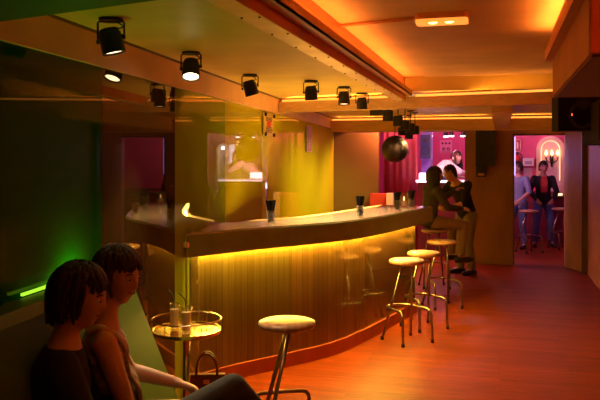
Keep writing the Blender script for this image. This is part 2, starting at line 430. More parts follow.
def arch(x, w, z0, ztop, name, y=16.77, wi=.09):
    r = w / 2; zc = ztop - r; n = 18
    outer = [(x - r, z0)] + [(x - r*math.cos(PI*k/n), zc + r*math.sin(PI*k/n)) for k in range(n+1)] + [(x + r, z0)]
    ri = r - wi
    inner = [(x - ri, z0)] + [(x - ri*math.cos(PI*k/n), zc + ri*math.sin(PI*k/n)) for k in range(n+1)] + [(x + ri, z0)]
    bm = new()
    fo = [bm.verts.new((a, y - .06, b)) for a, b in outer]; fi = [bm.verts.new((a, y - .06, b)) for a, b in inner]
    bo = [bm.verts.new((a, y + .03, b)) for a, b in outer]; bi = [bm.verts.new((a, y + .03, b)) for a, b in inner]
    for i in range(len(outer) - 1):
        bm.faces.new((fo[i], fo[i+1], fi[i+1], fi[i])); bm.faces.new((fo[i], bo[i], bo[i+1], fo[i+1]))
        bm.faces.new((fi[i], fi[i+1], bi[i+1], bi[i])); bm.faces.new((bo[i], bi[i], bi[i+1], bo[i+1]))
    a_ = struct(name, bm, M['arch'])
    bm = new()
    vf = [bm.verts.new((a, y + .02, b)) for a, b in inner]; bm.faces.new(vf)
    r_ = bmesh.ops.extrude_face_region(bm, geom=bm.faces[:])
    bmesh.ops.translate(bm, vec=(0, .012, 0), verts=[v for v in r_['geom'] if isinstance(v, bmesh.types.BMVert)])
    obj('niche_back', bm, M['archin'], a_)
    mid = [(x - (ri-.012), z0 + .3)] + [(x - (ri-.012)*math.cos(PI*k/n), zc + (ri-.012)*math.sin(PI*k/n)) for k in range(n+1)] + [(x + (ri-.012), z0 + .3)]
    obj('niche_light', tb([(a, y - .01, b) for a, b in mid], .008, 6), M['g_archlit'], a_)
    return a_
pA = atd(550.5, 136, 15.9)
arch(pA.x, .58, .95, pA.z, 'trim_18')
arch(.04, .32, .9, 2.06, 'trim_19', wi=.05)

# ------------------------------------------------------------------ bar counter
outer0 = [(-2.172, 4.95), (-2.05, 5.13), (-1.857, 5.48), (-1.574, 5.88), (-1.275, 6.36), (-1.085, 6.92), (-.955, 7.46), (-.74, 8.45)]
OC = cr([(x, y, 0) for x, y in outer0], 8)
def offset(C, d):
    out = []
    for i, p in enumerate(C):
        t = (C[min(i+1, len(C)-1)] - C[max(i-1, 0)]).normalized()
        n = Vector((-t.y, t.x, 0))          # towards the inside of the bar
        q = p + n * d
        lim = wallx(q.y) + .004
        if q.x < lim: q.x = lim
        out.append(q)
    return out
def ribbon(C, d0, d1, z0, z1, uv=False):
    a, b = offset(C, d0), offset(C, d1); bm = new(); n = len(C)
    va = [[bm.verts.new((p.x, p.y, z)) for p in a] for z in (z0, z1)]
    vb = [[bm.verts.new((p.x, p.y, z)) for p in b] for z in (z0, z1)]
    s = [0]
    for i in range(1, n): s.append(s[-1] + (a[i] - a[i-1]).length)
    lay = bm.loops.layers.uv.new('UVMap')
    def q(vs, us):
        try: f = bm.faces.new(vs)
        except ValueError: return
        for l, u in zip(f.loops, us): l[lay].uv = u
    for i in range(n - 1):
        u0, u1 = s[i], s[i+1]
        q((va[0][i], va[0][i+1], va[1][i+1], va[1][i]), ((u0, z0), (u1, z0), (u1, z1), (u0, z1)))
        q((vb[0][i], vb[1][i], vb[1][i+1], vb[0][i+1]), ((u0, z0), (u0, z1), (u1, z1), (u1, z0)))
        q((va[1][i], va[1][i+1], vb[1][i+1], vb[1][i]), ((u0, z1), (u1, z1), (u1, z1), (u0, z1)))
        q((va[0][i], vb[0][i], vb[0][i+1], va[0][i+1]), ((u0, z0), (u0, z0), (u1, z0), (u1, z0)))
    for i in (0, n - 1):
        q((va[0][i], va[1][i], vb[1][i], vb[0][i]), ((s[i], z0), (s[i], z1), (s[i], z1), (s[i], z0)))
    return bm
bar = thing('bar_counter', 'long curved bar counter with dark edge and glowing yellow underside', 'bar counter', (-1.9, 6.6, 0))
def barpart(name, bm, m, **k):
    o = obj(name, bm, m, bar, **k); o.location = (1.9, -6.6, 0); return o
barpart('counter_top', ribbon(OC, .0, .525, 1.165, 1.20), M['counter_top'])
barpart('counter_edge', ribbon(OC, -.012, .03, 1.03, 1.188), M['counter_edge'])
PC = OC
nseg = len(OC)
i1 = int(nseg * .47)
barpart('front_panel', ribbon(OC[:i1], .19, .22, .10, 1.165), M['panelg'])
barpart('front_panel', ribbon(OC[i1-1:], .19, .22, .10, 1.165), M['panel'])
barpart('kickboard', ribbon(OC, .165, .22, 0, .115), M['kick'])
barpart('light_strip', ribbon(OC[2:], .155, .172, 1.036, 1.052), M['g_yellow'])
barpart('inner_shelf', ribbon(OC[6:], .22, .50, .80, .83), M['wooddark'])
barpart('added_glass_light', ribbon(OC[24:], .528, .545, 1.150, 1.188), M['g_glassfill'])  # added strip, out of sight, to brighten the glass and ceiling
barpart('lamp_screen', ribbon(OC[22:], .590, .602, 1.135, 1.202), M['wooddark'])  # added lip and base, screening the added lamps from the mirroring glass
barpart('lamp_screen_base', ribbon(OC[22:], .52, .602, 1.125, 1.137), M['wooddark'])
e0, e1 = offset(OC, .19)[-1], offset(OC, .50)[-1]
barpart('end_panel', prism(new(), [(e0.x, e0.y, ), (e1.x, e1.y), (e1.x, e1.y - .03), (e0.x, e0.y - .03)], 0, 1.165), M['panel'])
# slim lit clip at the corner where the counter meets the glass
cp = wall_at(186) + WN * .05; cp.y -= .0
c0 = OC[1]
clip = thing('edge_clip', 'slim pale metal upright with square stud at counter corner by glass', 'metal trim', (c0.x, c0.y - .034, 0))
obj('upright', bx(-.006, .006, -.016, -.004, .02, 1.12), M['chrome'], clip)
obj('stud', bx(-.018, .018, -.024, .0, 1.105, 1.14), mat('pale_stud', (.95, .75, .55), .4), clip, bevel=.003)

# straw holders: glass tumbler + black straws
def straw_holder(px, py, label, slab, i):
    p = at(px, py, 1.2); p.z = 1.2005
    bm = lathe(new(), [(0, 0), (.034, 0), (.036, .11), (.033, .11), (.031, .012), (0, .012)], 20)
    g = tag(obj('straw_glass', bm, M['glass'], smooth=True), label, 'glass', 'straw glasses on the bar counter'); g.location = p
    bm = new()
    rnd = random.Random(i)
    for k in range(46):
        a = rnd.random() * 2 * PI; r = .024 * math.sqrt(rnd.random())
        tube(bm, [(r*math.cos(a), r*math.sin(a), .014), (r*1.15*math.cos(a), r*1.15*math.sin(a), .11), (r*1.75*math.cos(a + .2), r*1.75*math.sin(a + .2), .185 + .012*rnd.random())], .0036, 6)
    s = tag(obj('black_straws', bm, M['straw']), slab, 'drinking straws', 'bunches of black straws', 'stuff'); s.location = p
straw_holder(271, 224, 'straight glass of black straws at the bulging near part of the counter', 'black straws in the nearest glass on the counter', 1)
straw_holder(360, 217.5, 'straight glass of black straws on the middle of the counter', 'black straws in the glass at the middle of the counter', 2)
straw_holder(397, 211, 'straight glass of black straws left of the glowing jar', 'black straws left of the glowing jar', 3)
straw_holder(411.5, 208.5, 'straight glass of black straws right of the glowing jar, nearest the counter end', 'black straws right of the glowing jar', 4)
p = at(404, 207, 1.2); p.z = 1.2005
jar = tag(obj('glass_jar', lathe(new(), [(0, 0), (.055, 0), (.062, .15), (.058, .15), (.052, .012), (0, .012)], 24), M['glass'], smooth=True), 'wide clear glass jar holding a lit candle near the end of the counter', 'jar'); jar.location = p
cd = thing('candle', 'small lit candle inside the wide clear jar on the counter', 'candle', (p.x, p.y, p.z + .013))
obj('wax', lathe(new(), [(0, 0), (.03, 0), (.03, .05), (0, .05)], 16), mat('cream_wax', (.85, .6, .35), .5), cd, smooth=False)
obj('flame', lathe(new(), [(0, .052), (.010, .066), (.009, .082), (0, .11)], 10), M['candle'], cd, smooth=True)

# ------------------------------------------------------------------ stools
def make_stool():
    t = thing('bar_stool', 'x', 'bar stool', group='wooden-seated stools along the bar')
    prof = [(0, .735), (.150, .735), (.166, .742), (.172, .756), (.168, .770), (.150, .778), (.08, .781), (0, .782)]
    obj('seat', lathe(new(), prof, 40), M['seat'], t, smooth=True)
    obj('seat_plate', lathe(new(), [(0, .722), (.09, .722), (.09, .736), (0, .736)], 20), M['steel'], t)
    for s in (-1, 1):
        obj('leg', tb([(s*.062, -.01, .73), (s*.17, .165, .008)], .0125, 10), M['steel'], t, smooth=True)
    path = [(.172, -.165, .008), (.168, -.155, .24), (.166, -.145, .285), (.160, -.115, .305), (.150, 0, .308), (.138, .10, .308), (.115, .165, .308), (.06, .20, .308), (0, .21, .308)]
    path = path + [(-x, y, z) for x, y, z in path[-2::-1]]
    obj('footrest', tb(cr(path, 4), .0125, 10), M['steel'], t, smooth=True)
    for (x, y) in ((.17, .165), (-.17, .165), (.172, -.165), (-.172, -.165)):
        obj('foot_cap', lathe(new(), [(0, 0), (.016, 0), (.016, .03), (.0125, .034)], 12, (x, y, 0)), M['blackplastic'], t, smooth=True)
    return t
stool0 = make_stool()
spots = [((287, 320), -1.17 + PI, 'wooden-seated bar stool nearest the camera, beside the round side table'),
         ((407, 259), .77, 'second bar stool from the camera, close to the curved bar panel'),
         ((424, 251.5), .72, 'third bar stool from the camera, just behind the second'),
         ((442, 240), .55, 'bar stool just past the end of the counter, in front of the seated woman'),
         ((434, 229), .3, 'bar stool that the dark-haired woman in olive sits on')]
ST = []
for i, ((px, py), rz, lab) in enumerate(spots):
    s = stool0 if i == 0 else copy_tree(stool0)
    p = at(px, py, .78); s.location = (p.x, p.y, 0); s.rotation_euler = (0, 0, rz); s['label'] = lab
    ST.append(s)
# rear of the first stool points to image left
stool0.rotation_euler = (0, 0, math.atan2(-RV.y, -RV.x) - PI/2 + .12)
for (px, py, d, lab) in ((529, 210, 13.7, 'bar stool in the back room between the two men'), (561, 210, 14.3, 'bar stool in the back room at the right edge of the doorway')):
    s = copy_tree(stool0); p = atd(px, py, d); s.location = (p.x, p.y, 0); s.rotation_euler = (0, 0, .6); s['label'] = lab
    s['group'] = 'stools in the back room'

# ------------------------------------------------------------------ round side table with tray
tp = atd(186.5, 330, 4.6)
ZTAB = tp.z
t = thing('side_table', 'small round tray table with wire rail on chrome pole, before the glass', 'side table', (tp.x, tp.y, 0))
R_ = .212
obj('tray', lathe(new(), [(0, ZTAB - .022), (R_ - .02, ZTAB - .022), (R_, ZTAB - .012), (R_ + .003, ZTAB + .008), (R_ - .004, ZTAB + .008), (R_ - .010, ZTAB), (0, ZTAB)], 48), mat('polished_brass_tray', (.95, .62, .25), .16, 1.0, var=.15, scale=6, bump=.1), t, smooth=False)
obj('rail', tb([(R_*math.cos(2*PI*k/48), R_*math.sin(2*PI*k/48), ZTAB + .07) for k in range(48)], .0048, 8, closed=True), M['chrome'], t, smooth=True)
for k in range(6):
    a = 2*PI*k/6 + .3
    obj('rail_post', tb([(R_*math.cos(a), R_*math.sin(a), ZTAB - .005), (R_*math.cos(a), R_*math.sin(a), ZTAB + .07)], .0035, 8), M['chrome'], t, smooth=True)
obj('pole', tb([(0, 0, .02), (0, 0, ZTAB - .02)], .022, 16), M['chrome'], t, smooth=True)
obj('base', lathe(new(), [(0, 0), (.17, 0), (.17, .008), (.03, .028), (0, .028)], 32), M['chrome'], t)
for px, d, lab, lab2, ang in ((174.5, 4.62, 'left tall glass of pale orange drink on the tray', 'bent black straw in the left glass, leaning left', 2.6), (186.5, 4.53, 'right tall glass of pale orange drink on the tray', 'bent black straw in the right glass', 2.9)):
    q = atd(px, 328, d)
    g = thing('highball_glass', lab, 'glass', (q.x, q.y, ZTAB + .001), group='drinks on the tray')
    obj('tumbler', lathe(new(), [(0, 0), (.027, 0), (.032, .16), (.0295, .16), (.0255, .012), (0, .012)], 20), M['glass'], g, smooth=True)
    obj('drink', lathe(new(), [(0, .0125), (.0250, .0125), (.0283, .125), (0, .125)], 20), M['drink'], g, smooth=False)
    c, s_ = math.cos(ang), math.sin(ang)
    st = tag(obj('drinking_straw', tb([(-.012*c, -.012*s_, .02), (.006*c, .006*s_, .17), (.012*c, .012*s_, .198), (.028*c, .028*s_, .216), (.062*c, .062*s_, .234)], .0034, 8), M['straw'], smooth=True), lab2, 'drinking straw', 'straws in the drinks on the tray')
    st.location = (q.x, q.y, ZTAB + .001)

# ------------------------------------------------------------------ sofa along the glass
def wl_pt(y, off): return Vector((wallx(y), y, 0)) + WN * off
so = wl_pt(2.1, 0)
sofa = thing('bench_sofa', 'green vinyl bench seat with high padded back against the dark green glass', 'sofa', (so.x, so.y, 0), WANG - PI/2)
# local: +y along the wall, +x into the room
bk = new()
sec = [(.060, .40), (.060, 1.155), (.20, 1.165), (.235, 1.125), (.52, .45), (.52, .40)]
va = [bk.verts.new((x, -2.2, z)) for x, z in sec]; vb = [bk.verts.new((x, 1.36, z)) for x, z in sec]
bk.faces.new(va); bk.faces.new(vb[::-1])
for i in range(6): bk.faces.new((va[i], vb[i], vb[(i+1) % 6], va[(i+1) % 6]))
obj('backrest', bk, M['green'], sofa, smooth=False, bevel=.02)
obj('seat', bx(.30, .92, -2.2, 1.36, .22, .45), M['green'], sofa, bevel=.04)
obj('plinth', bx(.06, .78, -2.18, 1.18, 0, .22), M['black'], sofa)
led('sofa_back_light', bx(-.006, .006, -.20, .20, -.006, .006, mtx=T(wallx(2.98) + .032, 2.98, 1.160) @ RZ(WANG - PI/2)), M['g_green'], 'green light strip tucked along the top of the bench back')

# handbag on the floor by the wall
hp = atd(207, 380, 5.0)
bag = thing('handbag', 'dark red leather handbag on the floor between bench and counter', 'handbag', (hp.x, hp.y, 0), .3)
def bagbm():
    bm = new()
    for v in ((-.15, -.06, 0), (.15, -.06, 0), (.15, .06, 0), (-.15, .06, 0), (-.12, -.025, .30), (.12, -.025, .30), (.12, .025, .30), (-.12, .025, .30)): bm.verts.new(v)
    bm.verts.ensure_lookup_table()
    for f in ((0,3,2,1),(4,5,6,7),(0,1,5,4),(1,2,6,5),(2,3,7,6),(3,0,4,7)): bm.faces.new([bm.verts[i] for i in f])
    return bm
obj('body', bagbm(), M['bagred'], bag, bevel=.02)
for s in (-1, 1):
    obj('handle', tb([(-.07, s*.022, .28)] + [(-.07*math.cos(PI*k/10), s*.024, .32 + .12*math.sin(PI*k/10)) for k in range(11)] + [(.07, s*.022, .28)], .008, 8), M['bagred'], bag, smooth=True)
obj('clasp', bx(-.02, .02, -.034, -.024, .24, .27), M['chrome'], bag)

# ------------------------------------------------------------------ ceiling spotlights
spot_data = bpy.data.lights.new('spot_lamp', 'SPOT')
spot_data.energy = 130; spot_data.color = (1, .66, .33); spot_data.spot_size = math.radians(66); spot_data.spot_blend = .8; spot_data.shadow_soft_size = .04
def make_spot(face, scale=1.0):
    t = thing('ceiling_spotlight', 'x', 'spotlight')
    obj('base_plate', lathe(new(), [(0, -.014), (.055, -.014), (.058, 0), (0, 0)], 24), M['black'], t)
    yk = [(-.064, 0, -.100), (-.064, 0, -.02), (-.058, 0, -.013), (.058, 0, -.013), (.064, 0, -.02), (.064, 0, -.100)]
    obj('yoke', tb(yk, .005, 8), M['black'], t, smooth=True)
    can = obj('can', lathe(new(), [(0, .050), (.040, .050), (.046, .046), (.048, .03), (.053, .028), (.056, -.07), (.051, -.07), (.046, -.055), (.0, -.054)], 28), M['black'], t)
    can.location = (0, 0, -.098)
    obj('lens', lathe(new(), [(0, -.061), (.046, -.061), (.046, -.0565), (0, -.0555)], 24), face, can)
    for s in (-1, 1):
        obj('knob', lathe(new(), [(0, 0), (.011, 0), (.011, .014), (0, .016)], 12, mtx=Matrix.Rotation(s*PI/2, 4, 'Y') @ T(0, 0, .056)), M['black'], can)
    obj('cable', tb(cr([(.02, .02, -.012), (.05, .03, -.035), (.015, .02, -.045), (.0, .0, -.050)], 5), .0035, 6), M['black'], t, smooth=True)
    l = bpy.data.objects.new('lamp', spot_data); COL.objects.link(l); l.parent = can; l.location = (0, 0, -.066)
    return t
sp = make_spot(M['g_spotdim'])
sp_hot = make_spot(M['g_spot'])
LS = [(111, 21, 'black ceiling spotlight nearest the camera, hanging over the bench corner', 0, (.05, -.22)),
      (191, 54, 'black ceiling spotlight with brightly glowing face tilted to the camera', 1, (math.radians(-24), -.12)),
      (250, 76, 'third black ceiling spotlight, left of two light pools on the ceiling', 0, (.06, -.28)),
      (311, 82, 'fourth black ceiling spotlight, right of the two light pools', 0, (.03, -.06)),
      (344, 88, 'fifth black ceiling spotlight, near the gold beam strip', 0, (-.08, 0)),
      (362, 94, 'sixth black ceiling spotlight, last before the nearer cross beam', 0, (.02, 0))]
first = {0: sp, 1: sp_hot}; used = set()
for px, py, lab, hot, (rx, ry) in LS:
    s = first[hot] if hot not in used else copy_tree(first[hot]); used.add(hot)
    # seen height 2.37 gives the distance from the wall; the plate sits on the ceiling
    p = at(px, py, ZC - .012)
    s.location = (p.x, p.y, ZC); s['label'] = lab; s['group'] = 'spotlights over the near bar'
    s.rotation_euler = (0, 0, YAW + random.uniform(-.2, .2))
    s.scale = (1, 1, 1)
    for ch in s.children:
        if ch.name.startswith('can'):
            ch.rotation_euler = (rx, ry, 0)
            if px == 111:                                   # the nearest one is dimmed
                for c2 in ch.children:
                    if c2.type == 'LIGHT': c2.data = c2.data.copy(); c2.data.energy = 22
            if px > 300:                                    # these wash the glass
                for c2 in ch.children:
                    if c2.type == 'LIGHT': c2.data = c2.data.copy(); c2.data.energy = 120; c2.data.spot_size = math.radians(80); c2.rotation_euler = (-.1, -.12, 0)
# beyond the cross beam they hang on longer stems
stem_data = bpy.data.lights.new('stem_lamp', 'SPOT')
stem_data.energy = 80; stem_data.color = (1, .66, .26); stem_data.spot_size = math.radians(112); stem_data.spot_blend = .9; stem_data.shadow_soft_size = .04
def make_stem_spot():
    t = thing('pendant_spotlight', 'x', 'spotlight')
    obj('base_plate', lathe(new(), [(0, -.014), (.05, -.014), (.05, 0), (0, 0)], 20), M['black'], t)
    obj('stem', tb([(0, 0, -.01), (0, 0, -.17)], .007, 8), M['black'], t, smooth=True)
    obj('can', lathe(new(), [(0, -.165), (.052, -.165), (.062, -.178), (.066, -.295), (.056, -.295), (.046, -.28), (0, -.28)], 24), M['black'], t)
    obj('lens', lathe(new(), [(0, -.288), (.046, -.288), (.046, -.283), (0, -.282)], 20), M['g_spotdim'], t)
    l = bpy.data.objects.new('lamp', stem_data); COL.objects.link(l); l.parent = [c for c in t.children if c.name.startswith('lens')][0]; l.location = (0, 0, -.295); l.rotation_euler = (.12, .62, 0)
    return t
ps = make_stem_spot()
ords = ['first', 'second', 'third', 'fourth', 'fifth']
far = [(388, 121, 8.9), (398, 126, 9.5), (405, 130, 10.1), (410.5, 132.5, 10.6), (415, 134.5, 11.1)]
for i, (px, py, d) in enumerate(far):
    s = ps if i == 0 else copy_tree(ps)
    p = atd(px, py, d); s.location = (p.x, p.y, ZC if True else 0)
    drop = ZC - p.z
    s.scale = (1, 1, drop / .295) if False else (1, 1, 1)
    s.location.z = ZC
    # stem length
    ex = drop - .295
    for ch in s.children:
        if ch.name.startswith(('can', 'lens')): ch.location.z = -ex
        if ch.name.startswith('stem'): ch.scale.z = (drop - .12) / .17
    s['label'] = '%s stem spotlight beyond the nearer cross beam, counted from the camera' % ords[i]
    s['group'] = 'spotlights over the far end of the bar'
for px, py, d, lab in ((402, 135.5, 11.7, 'left of the two small low spotlights in front of the pink curtain'), (409, 139, 11.8, 'right of the two small low spotlights in front of the pink curtain')):
    s = copy_tree(ps); p = atd(px, py, d); s.location = (p.x, p.y, ZC); drop = ZC - p.z
    for ch in s.children:
        if ch.name.startswith(('can', 'lens')): ch.location.z = -(drop - .295)
        if ch.name.startswith('stem'): ch.scale.z = (drop - .12) / .17
    s['label'] = lab; s['group'] = 'spotlights over the far end of the bar'
p = atd(377, 112.5, 8.6)
jb = thing('sensor_box', 'flat black box on a short stem left of the far row of spotlights', 'box', (p.x, p.y, ZC))
obj('case', bx(-.075, .075, -.05, .05, p.z - ZC - .035, p.z - ZC + .035), M['blackplastic'], jb, bevel=.008)
obj('stem', tb([(0, 0, 0), (0, 0, p.z - ZC + .03)], .01, 8), M['black'], jb)
# small lamps in the pink corner
dj0 = None
for i, (px, py, lab) in enumerate(((430, 134.5, 'small lit spotlight leftmost above the pink wall'), (446, 136, 'small lit spotlight above the square poster'), (451.5, 134.5, 'small lit spotlight just right of the one above the poster'), (463, 135, 'small lit spotlight rightmost above the pink wall'))):
    p = atd(px, py, 14.4)
    if dj0 is None:
        dj0 = thing('small_spotlight', lab, 'spotlight', group='small lamps above the pink wall'); s = dj0
        obj('stem', tb([(0, 0, 0), (0, 0, 2.5 - p.z)], .008, 8), M['black'], s)
        obj('can', lathe(new(), [(0, .05), (.04, .05), (.05, -.02), (0, -.02)], 18), M['black'], s)
        obj('lens', lathe(new(), [(0, -.045), (.046, -.040), (.048, -.021), (0, -.021)], 18), glow('cool_lamp_face', (1, .75, .85), 7), s)
    else: s = copy_tree(dj0); s['label'] = lab
    s.location = p
    if i: s.location.z = dj0.location.z + (-.01 if i == 1 else 0)

# emergency light and its conduit
ep = atd(442, 21.5, 4.20)
em = thing('emergency_light', 'oblong orange emergency light fitting on the tray ceiling', 'emergency light', (ep.x, ep.y, ZT), -.02)
bm = new()
n = 8
def rr(w, d, r):
    o = []
    for cx, cy, a0 in ((w-r, d-r, 0), (-w+r, d-r, PI/2), (-w+r, -d+r, PI), (w-r, -d+r, 1.5*PI)):
        o += [(cx + r*math.cos(a0 + PI/2*k/n), cy + r*math.sin(a0 + PI/2*k/n)) for k in range(n+1)]
    return o
obj('housing', prism(new(), rr(.148, .072, .03), -.03, 0), mat('orange_white_housing', (.85, .42, .2), .4), em)
obj('diffuser', prism(new(), rr(.143, .067, .027), -.050, -.03), M['g_em'], em, bevel=.006)
for x in (-.045, .045):
    obj('bulb', sphere(new(), (x, -.05, -.051), .016, 12, 8, (1.5, .7, .5)), M['g_bulb'], em, smooth=True)
c1 = atd(323, 27, 4.55)
tag(obj('conduit', tb([(c1.x, c1.y, ZT - .012), (ep.x - .148, ep.y - .0, ZT - .012)], .010, 8), mat('painted_conduit', (.55, .25, .12), .5), smooth=True), 'thin painted conduit running to the emergency light', 'conduit')

# ------------------------------------------------------------------ speakers, tv, disco ball
def speaker(name, label, p, w, d, h, rz, m, parent=None):
    t = thing(name, label, 'loudspeaker', p, rz)
    obj('cabinet', bx(-w/2, w/2, 0, d, 0, h), m, t, bevel=.012)
    ry = Matrix.Rotation(PI/2, 4, 'X')
    v_ = w; w = min(w, h)
    obj('woofer', lathe(new(), [(w*.40, 0), (w*.40, .008), (w*.34, .008), (w*.12, -.03), (0, -.018)], 24, mtx=T(0, 0, h*(.33 if h > v_ else .45)) @ ry), M['cone'], t, smooth=True)
    obj('tweeter', lathe(new(), [(w*.2, 0), (w*.2, .008), (w*.10, .004), (0, .01)], 18, mtx=T(0, 0, h*(.76 if h > v_ else .80)) @ ry), M['cone'], t, smooth=True)
    obj('badge', lathe(new(), [(0, 0), (.018, 0), (.018, .004), (0, .004)], 12, mtx=T(0, -.002, h*.13) @ ry), M['chrome'], t)
    return t
p = atd(485.5, 166, 12.1)
sk = speaker('wall_speaker', 'tall black loudspeaker on the wall left of the doorway', (p.x, 12.28, 1.60), .30, .26, .62, 0, M['blackplastic'])
obj('bracket', bx(-.04, .04, .2, .32, .25, .37), M['black'], sk)
p = atd(481, 160, 12.0)
wl_ = thing('wall_lamp', 'small black lamp hanging under the tall wall loudspeaker', 'lamp', (p.x, 12.42, 1.60))
obj('housing', bx(-.075, .075, -.07, .07, -.17, 0), M['black'], wl_, bevel=.012)
obj('lens', bx(-.05, .05, -.078, -.069, -.15, -.11), mat('dim_lens', (.6, .35, .15), .2), wl_)
obj('bracket', bx(-.02, .02, .06, .18, -.10, -.05), M['black'], wl_)
# hung speaker right
p = atd(583, 97, 6.6)
hs = speaker('hung_speaker', 'bulky black loudspeaker hung beyond the bulkhead at right', (p.x, p.y, 1.985), .42, .30, .31, .12, M['deadblack'])
obj('hanger', bx(-.03, .03, .10, .16, .32, .57), M['black'], hs)
obj('standby_light', bx(-.10, -.092, -.004, .002, .13, .15), M['g_led'], hs)
tv = thing('ceiling_box', 'long black box hanging at the right edge, past the bulkhead', 'box', (.86, 7.05, 1.86), 0)
obj('case', bx(-.08, .20, -.62, .62, 0, .36), M['deadblack'], tv, bevel=.012)
obj('front_grille', bx(-.086, -.079, -.58, .58, .03, .33), M['deadblack'], tv)
for y in (-.4, .4):
    obj('hanger', bx(.03, .06, y - .015, y + .015, .36, ZT - 1.86), M['black'], tv)
p = atd(421, 160, 13.9)
speaker('navy_speaker', 'dark blue loudspeaker on the violet pillar beside the pink wall', (-1.36, 14.2, 1.72), .19, .2, .45, 0, M['navy'])
p = atd(395, 149, 11.2)
db = thing('disco_ball', 'mirrored disco ball hanging before the magenta curtain', 'disco ball', (p.x, p.y, p.z))
bm = new(); bmesh.ops.create_uvsphere(bm, u_segments=36, v_segments=20, radius=.2)
fs = bmesh.ops.inset_individual(bm, faces=bm.faces[:], thickness=.003, depth=.002)
obj('ball', bm, M['mirrorball'], db)
obj('chain', tb([(0, 0, .195), (0, 0, ZC - p.z)], .006, 6), M['black'], db)

led('door_tube_light', bx(.228, .240, YB + .02, YB + .04, 1.45, 2.08), M['g_violet'], 'violet tube light standing inside the left jamb of the doorway')
q0 = atd(526, 126, 11.9); sl = thing('string_lights', 'short string of tiny amber bulbs on the lintel over the doorway', 'string lights', (q0.x, YB - .012, q0.z))
obj('wire', tb([(0, 0, 0), (.14, 0, -.012), (.28, 0, .006), (.42, 0, 0)], .004, 6), M['black'], sl)
for k in range(9):
    obj('bulb', sphere(new(), (.01 + .05*k, -.012, -.004*(k % 3)), .011, 10, 6), M['g_amber'], sl, smooth=True)
# notice plates on the glass
def plate(px, py0, py1, wpx, label, kindp):
    w0 = wall_at(px); d = w0.dot(FV)
    z1 = H + (HOR - py0) / FOC * d; z0 = H + (HOR - py1) / FOC * d
    half = (wall_at(px + wpx/2) - wall_at(px - wpx/2)).length / 2
    h = (z1 - z0); c = Vector((w0.x, w0.y, (z0 + z1) / 2)) + WN * .02
    t = thing('notice_plate', label, 'sign', c, WANG)   # local +y away from the room, x along the wall
    obj('board', bx(-half, half, -.003, .003, -h/2, h/2), M['paper'] if kindp else mat('amber_acrylic', (.75, .52, .12), .2), t)
    return t, half, h
for args in ((267, 114, 136, 10, 'small notice with dark lettering and red emblem on four studs on the glass', 0), (308, 126, 152, 5, 'narrow pale red vertical notice on the amber glass', 1)):
    t, hw, h = plate(*args)
    sgn = 1
    yf = -.004
    # find which side faces the room
    loc = t.rotation_euler.to_matrix() @ Vector((0, -1, 0))
    f = -1 if loc.dot(WN) > 0 else 1
    def strip_(x0, x1, z0, z1, m, nm):
        obj(nm, bx(x0*hw, x1*hw, f*.0035 - .001, f*.0035 + .001, z0*h/2, z1*h/2), m, t)
    if args[5] == 0:
        for sx in (-.86, .86):
            for sz in (-.88, .88):
                obj('stud', lathe(new(), [(0, 0), (.02, 0), (.02, .02), (0, .024)], 12, mtx=T(sx*hw, -f*.014 if False else f*.004, sz*h/2) @ Matrix.Rotation(-f*PI/2, 4, 'X')), M['black'], t)
        bm = new()
        lathe(bm, [(0, 0), (hw*.28, 0), (hw*.28, .003), (0, .003)], 24, mtx=T(0, f*.003, h*.05) @ Matrix.Rotation(-f*PI/2, 4, 'X') @ Matrix.Diagonal((1.25, .55, 1, 1)))
        obj('emblem', bm, M['redink'], t)
        bm = new(); rnd = random.Random(3)
        for row in (.62, .50, .38, -.22, -.36, -.50, -.64):
            x = -.6
            while x < .5:
                w = rnd.uniform(.06, .2); box(bm, x*hw, (x + w)*hw, f*.0035 - .001, f*.0035 + .001, (row - .04)*h/2, (row + .04)*h/2); x += w + .06
        obj('lettering', bm, M['darkink'], t)
    else:
        strip_(-.8, .8, -.95, .95, mat('faded_red_print', (.62, .22, .14), .5), 'print')
        bm = new(); rnd = random.Random(5)
        for k in range(14):
            z = .85 - k*.12; box(bm, -.45*hw, (.1 + .35*rnd.random())*hw, f*.005 - .001, f*.005 + .001, (z - .03)*h/2, (z + .03)*h/2)
        obj('lettering', bm, M['paper'], t)

# ------------------------------------------------------------------ pink corner, booth
bm = new(); xs = [-2.07 + (.62) * k / 60 for k in range(61)]
fr = [bm.verts.new((x, 13.7 + .03*math.sin(x*52) + .012*math.sin(x*23), .02)) for x in xs]
tr = [bm.verts.new((x, 13.7 + .025*math.sin(x*52) + .012*math.sin(x*23), 2.45)) for x in xs]
for i in range(60): bm.faces.new((fr[i], fr[i+1], tr[i+1], tr[i]))
r_ = bmesh.ops.solidify(bm, geom=bm.faces[:], thickness=.008)
tag(obj('curtain', bm, M['curtain'], smooth=True), 'magenta curtain in soft folds beside the violet pillar', 'curtain')
p = atd(381, 203, 12.9)
tag(obj('cabinet', bx(-.17, .17, -.15, .15, 0, 1.12, mtx=T(p.x, p.y, 0)), M['redcab'], bevel=.01), 'low red cabinet standing in front of the magenta curtain', 'cabinet')
p = atd(390, 203, 12.6)
tag(obj('post', bx(-.055, .055, -.05, .05, 0, 1.14, mtx=T(p.x, p.y, 0)), mat('pale_pink_paint', (.8, .45, .35), .5), bevel=.006), 'short pale pink post right of the low red cabinet', 'post')

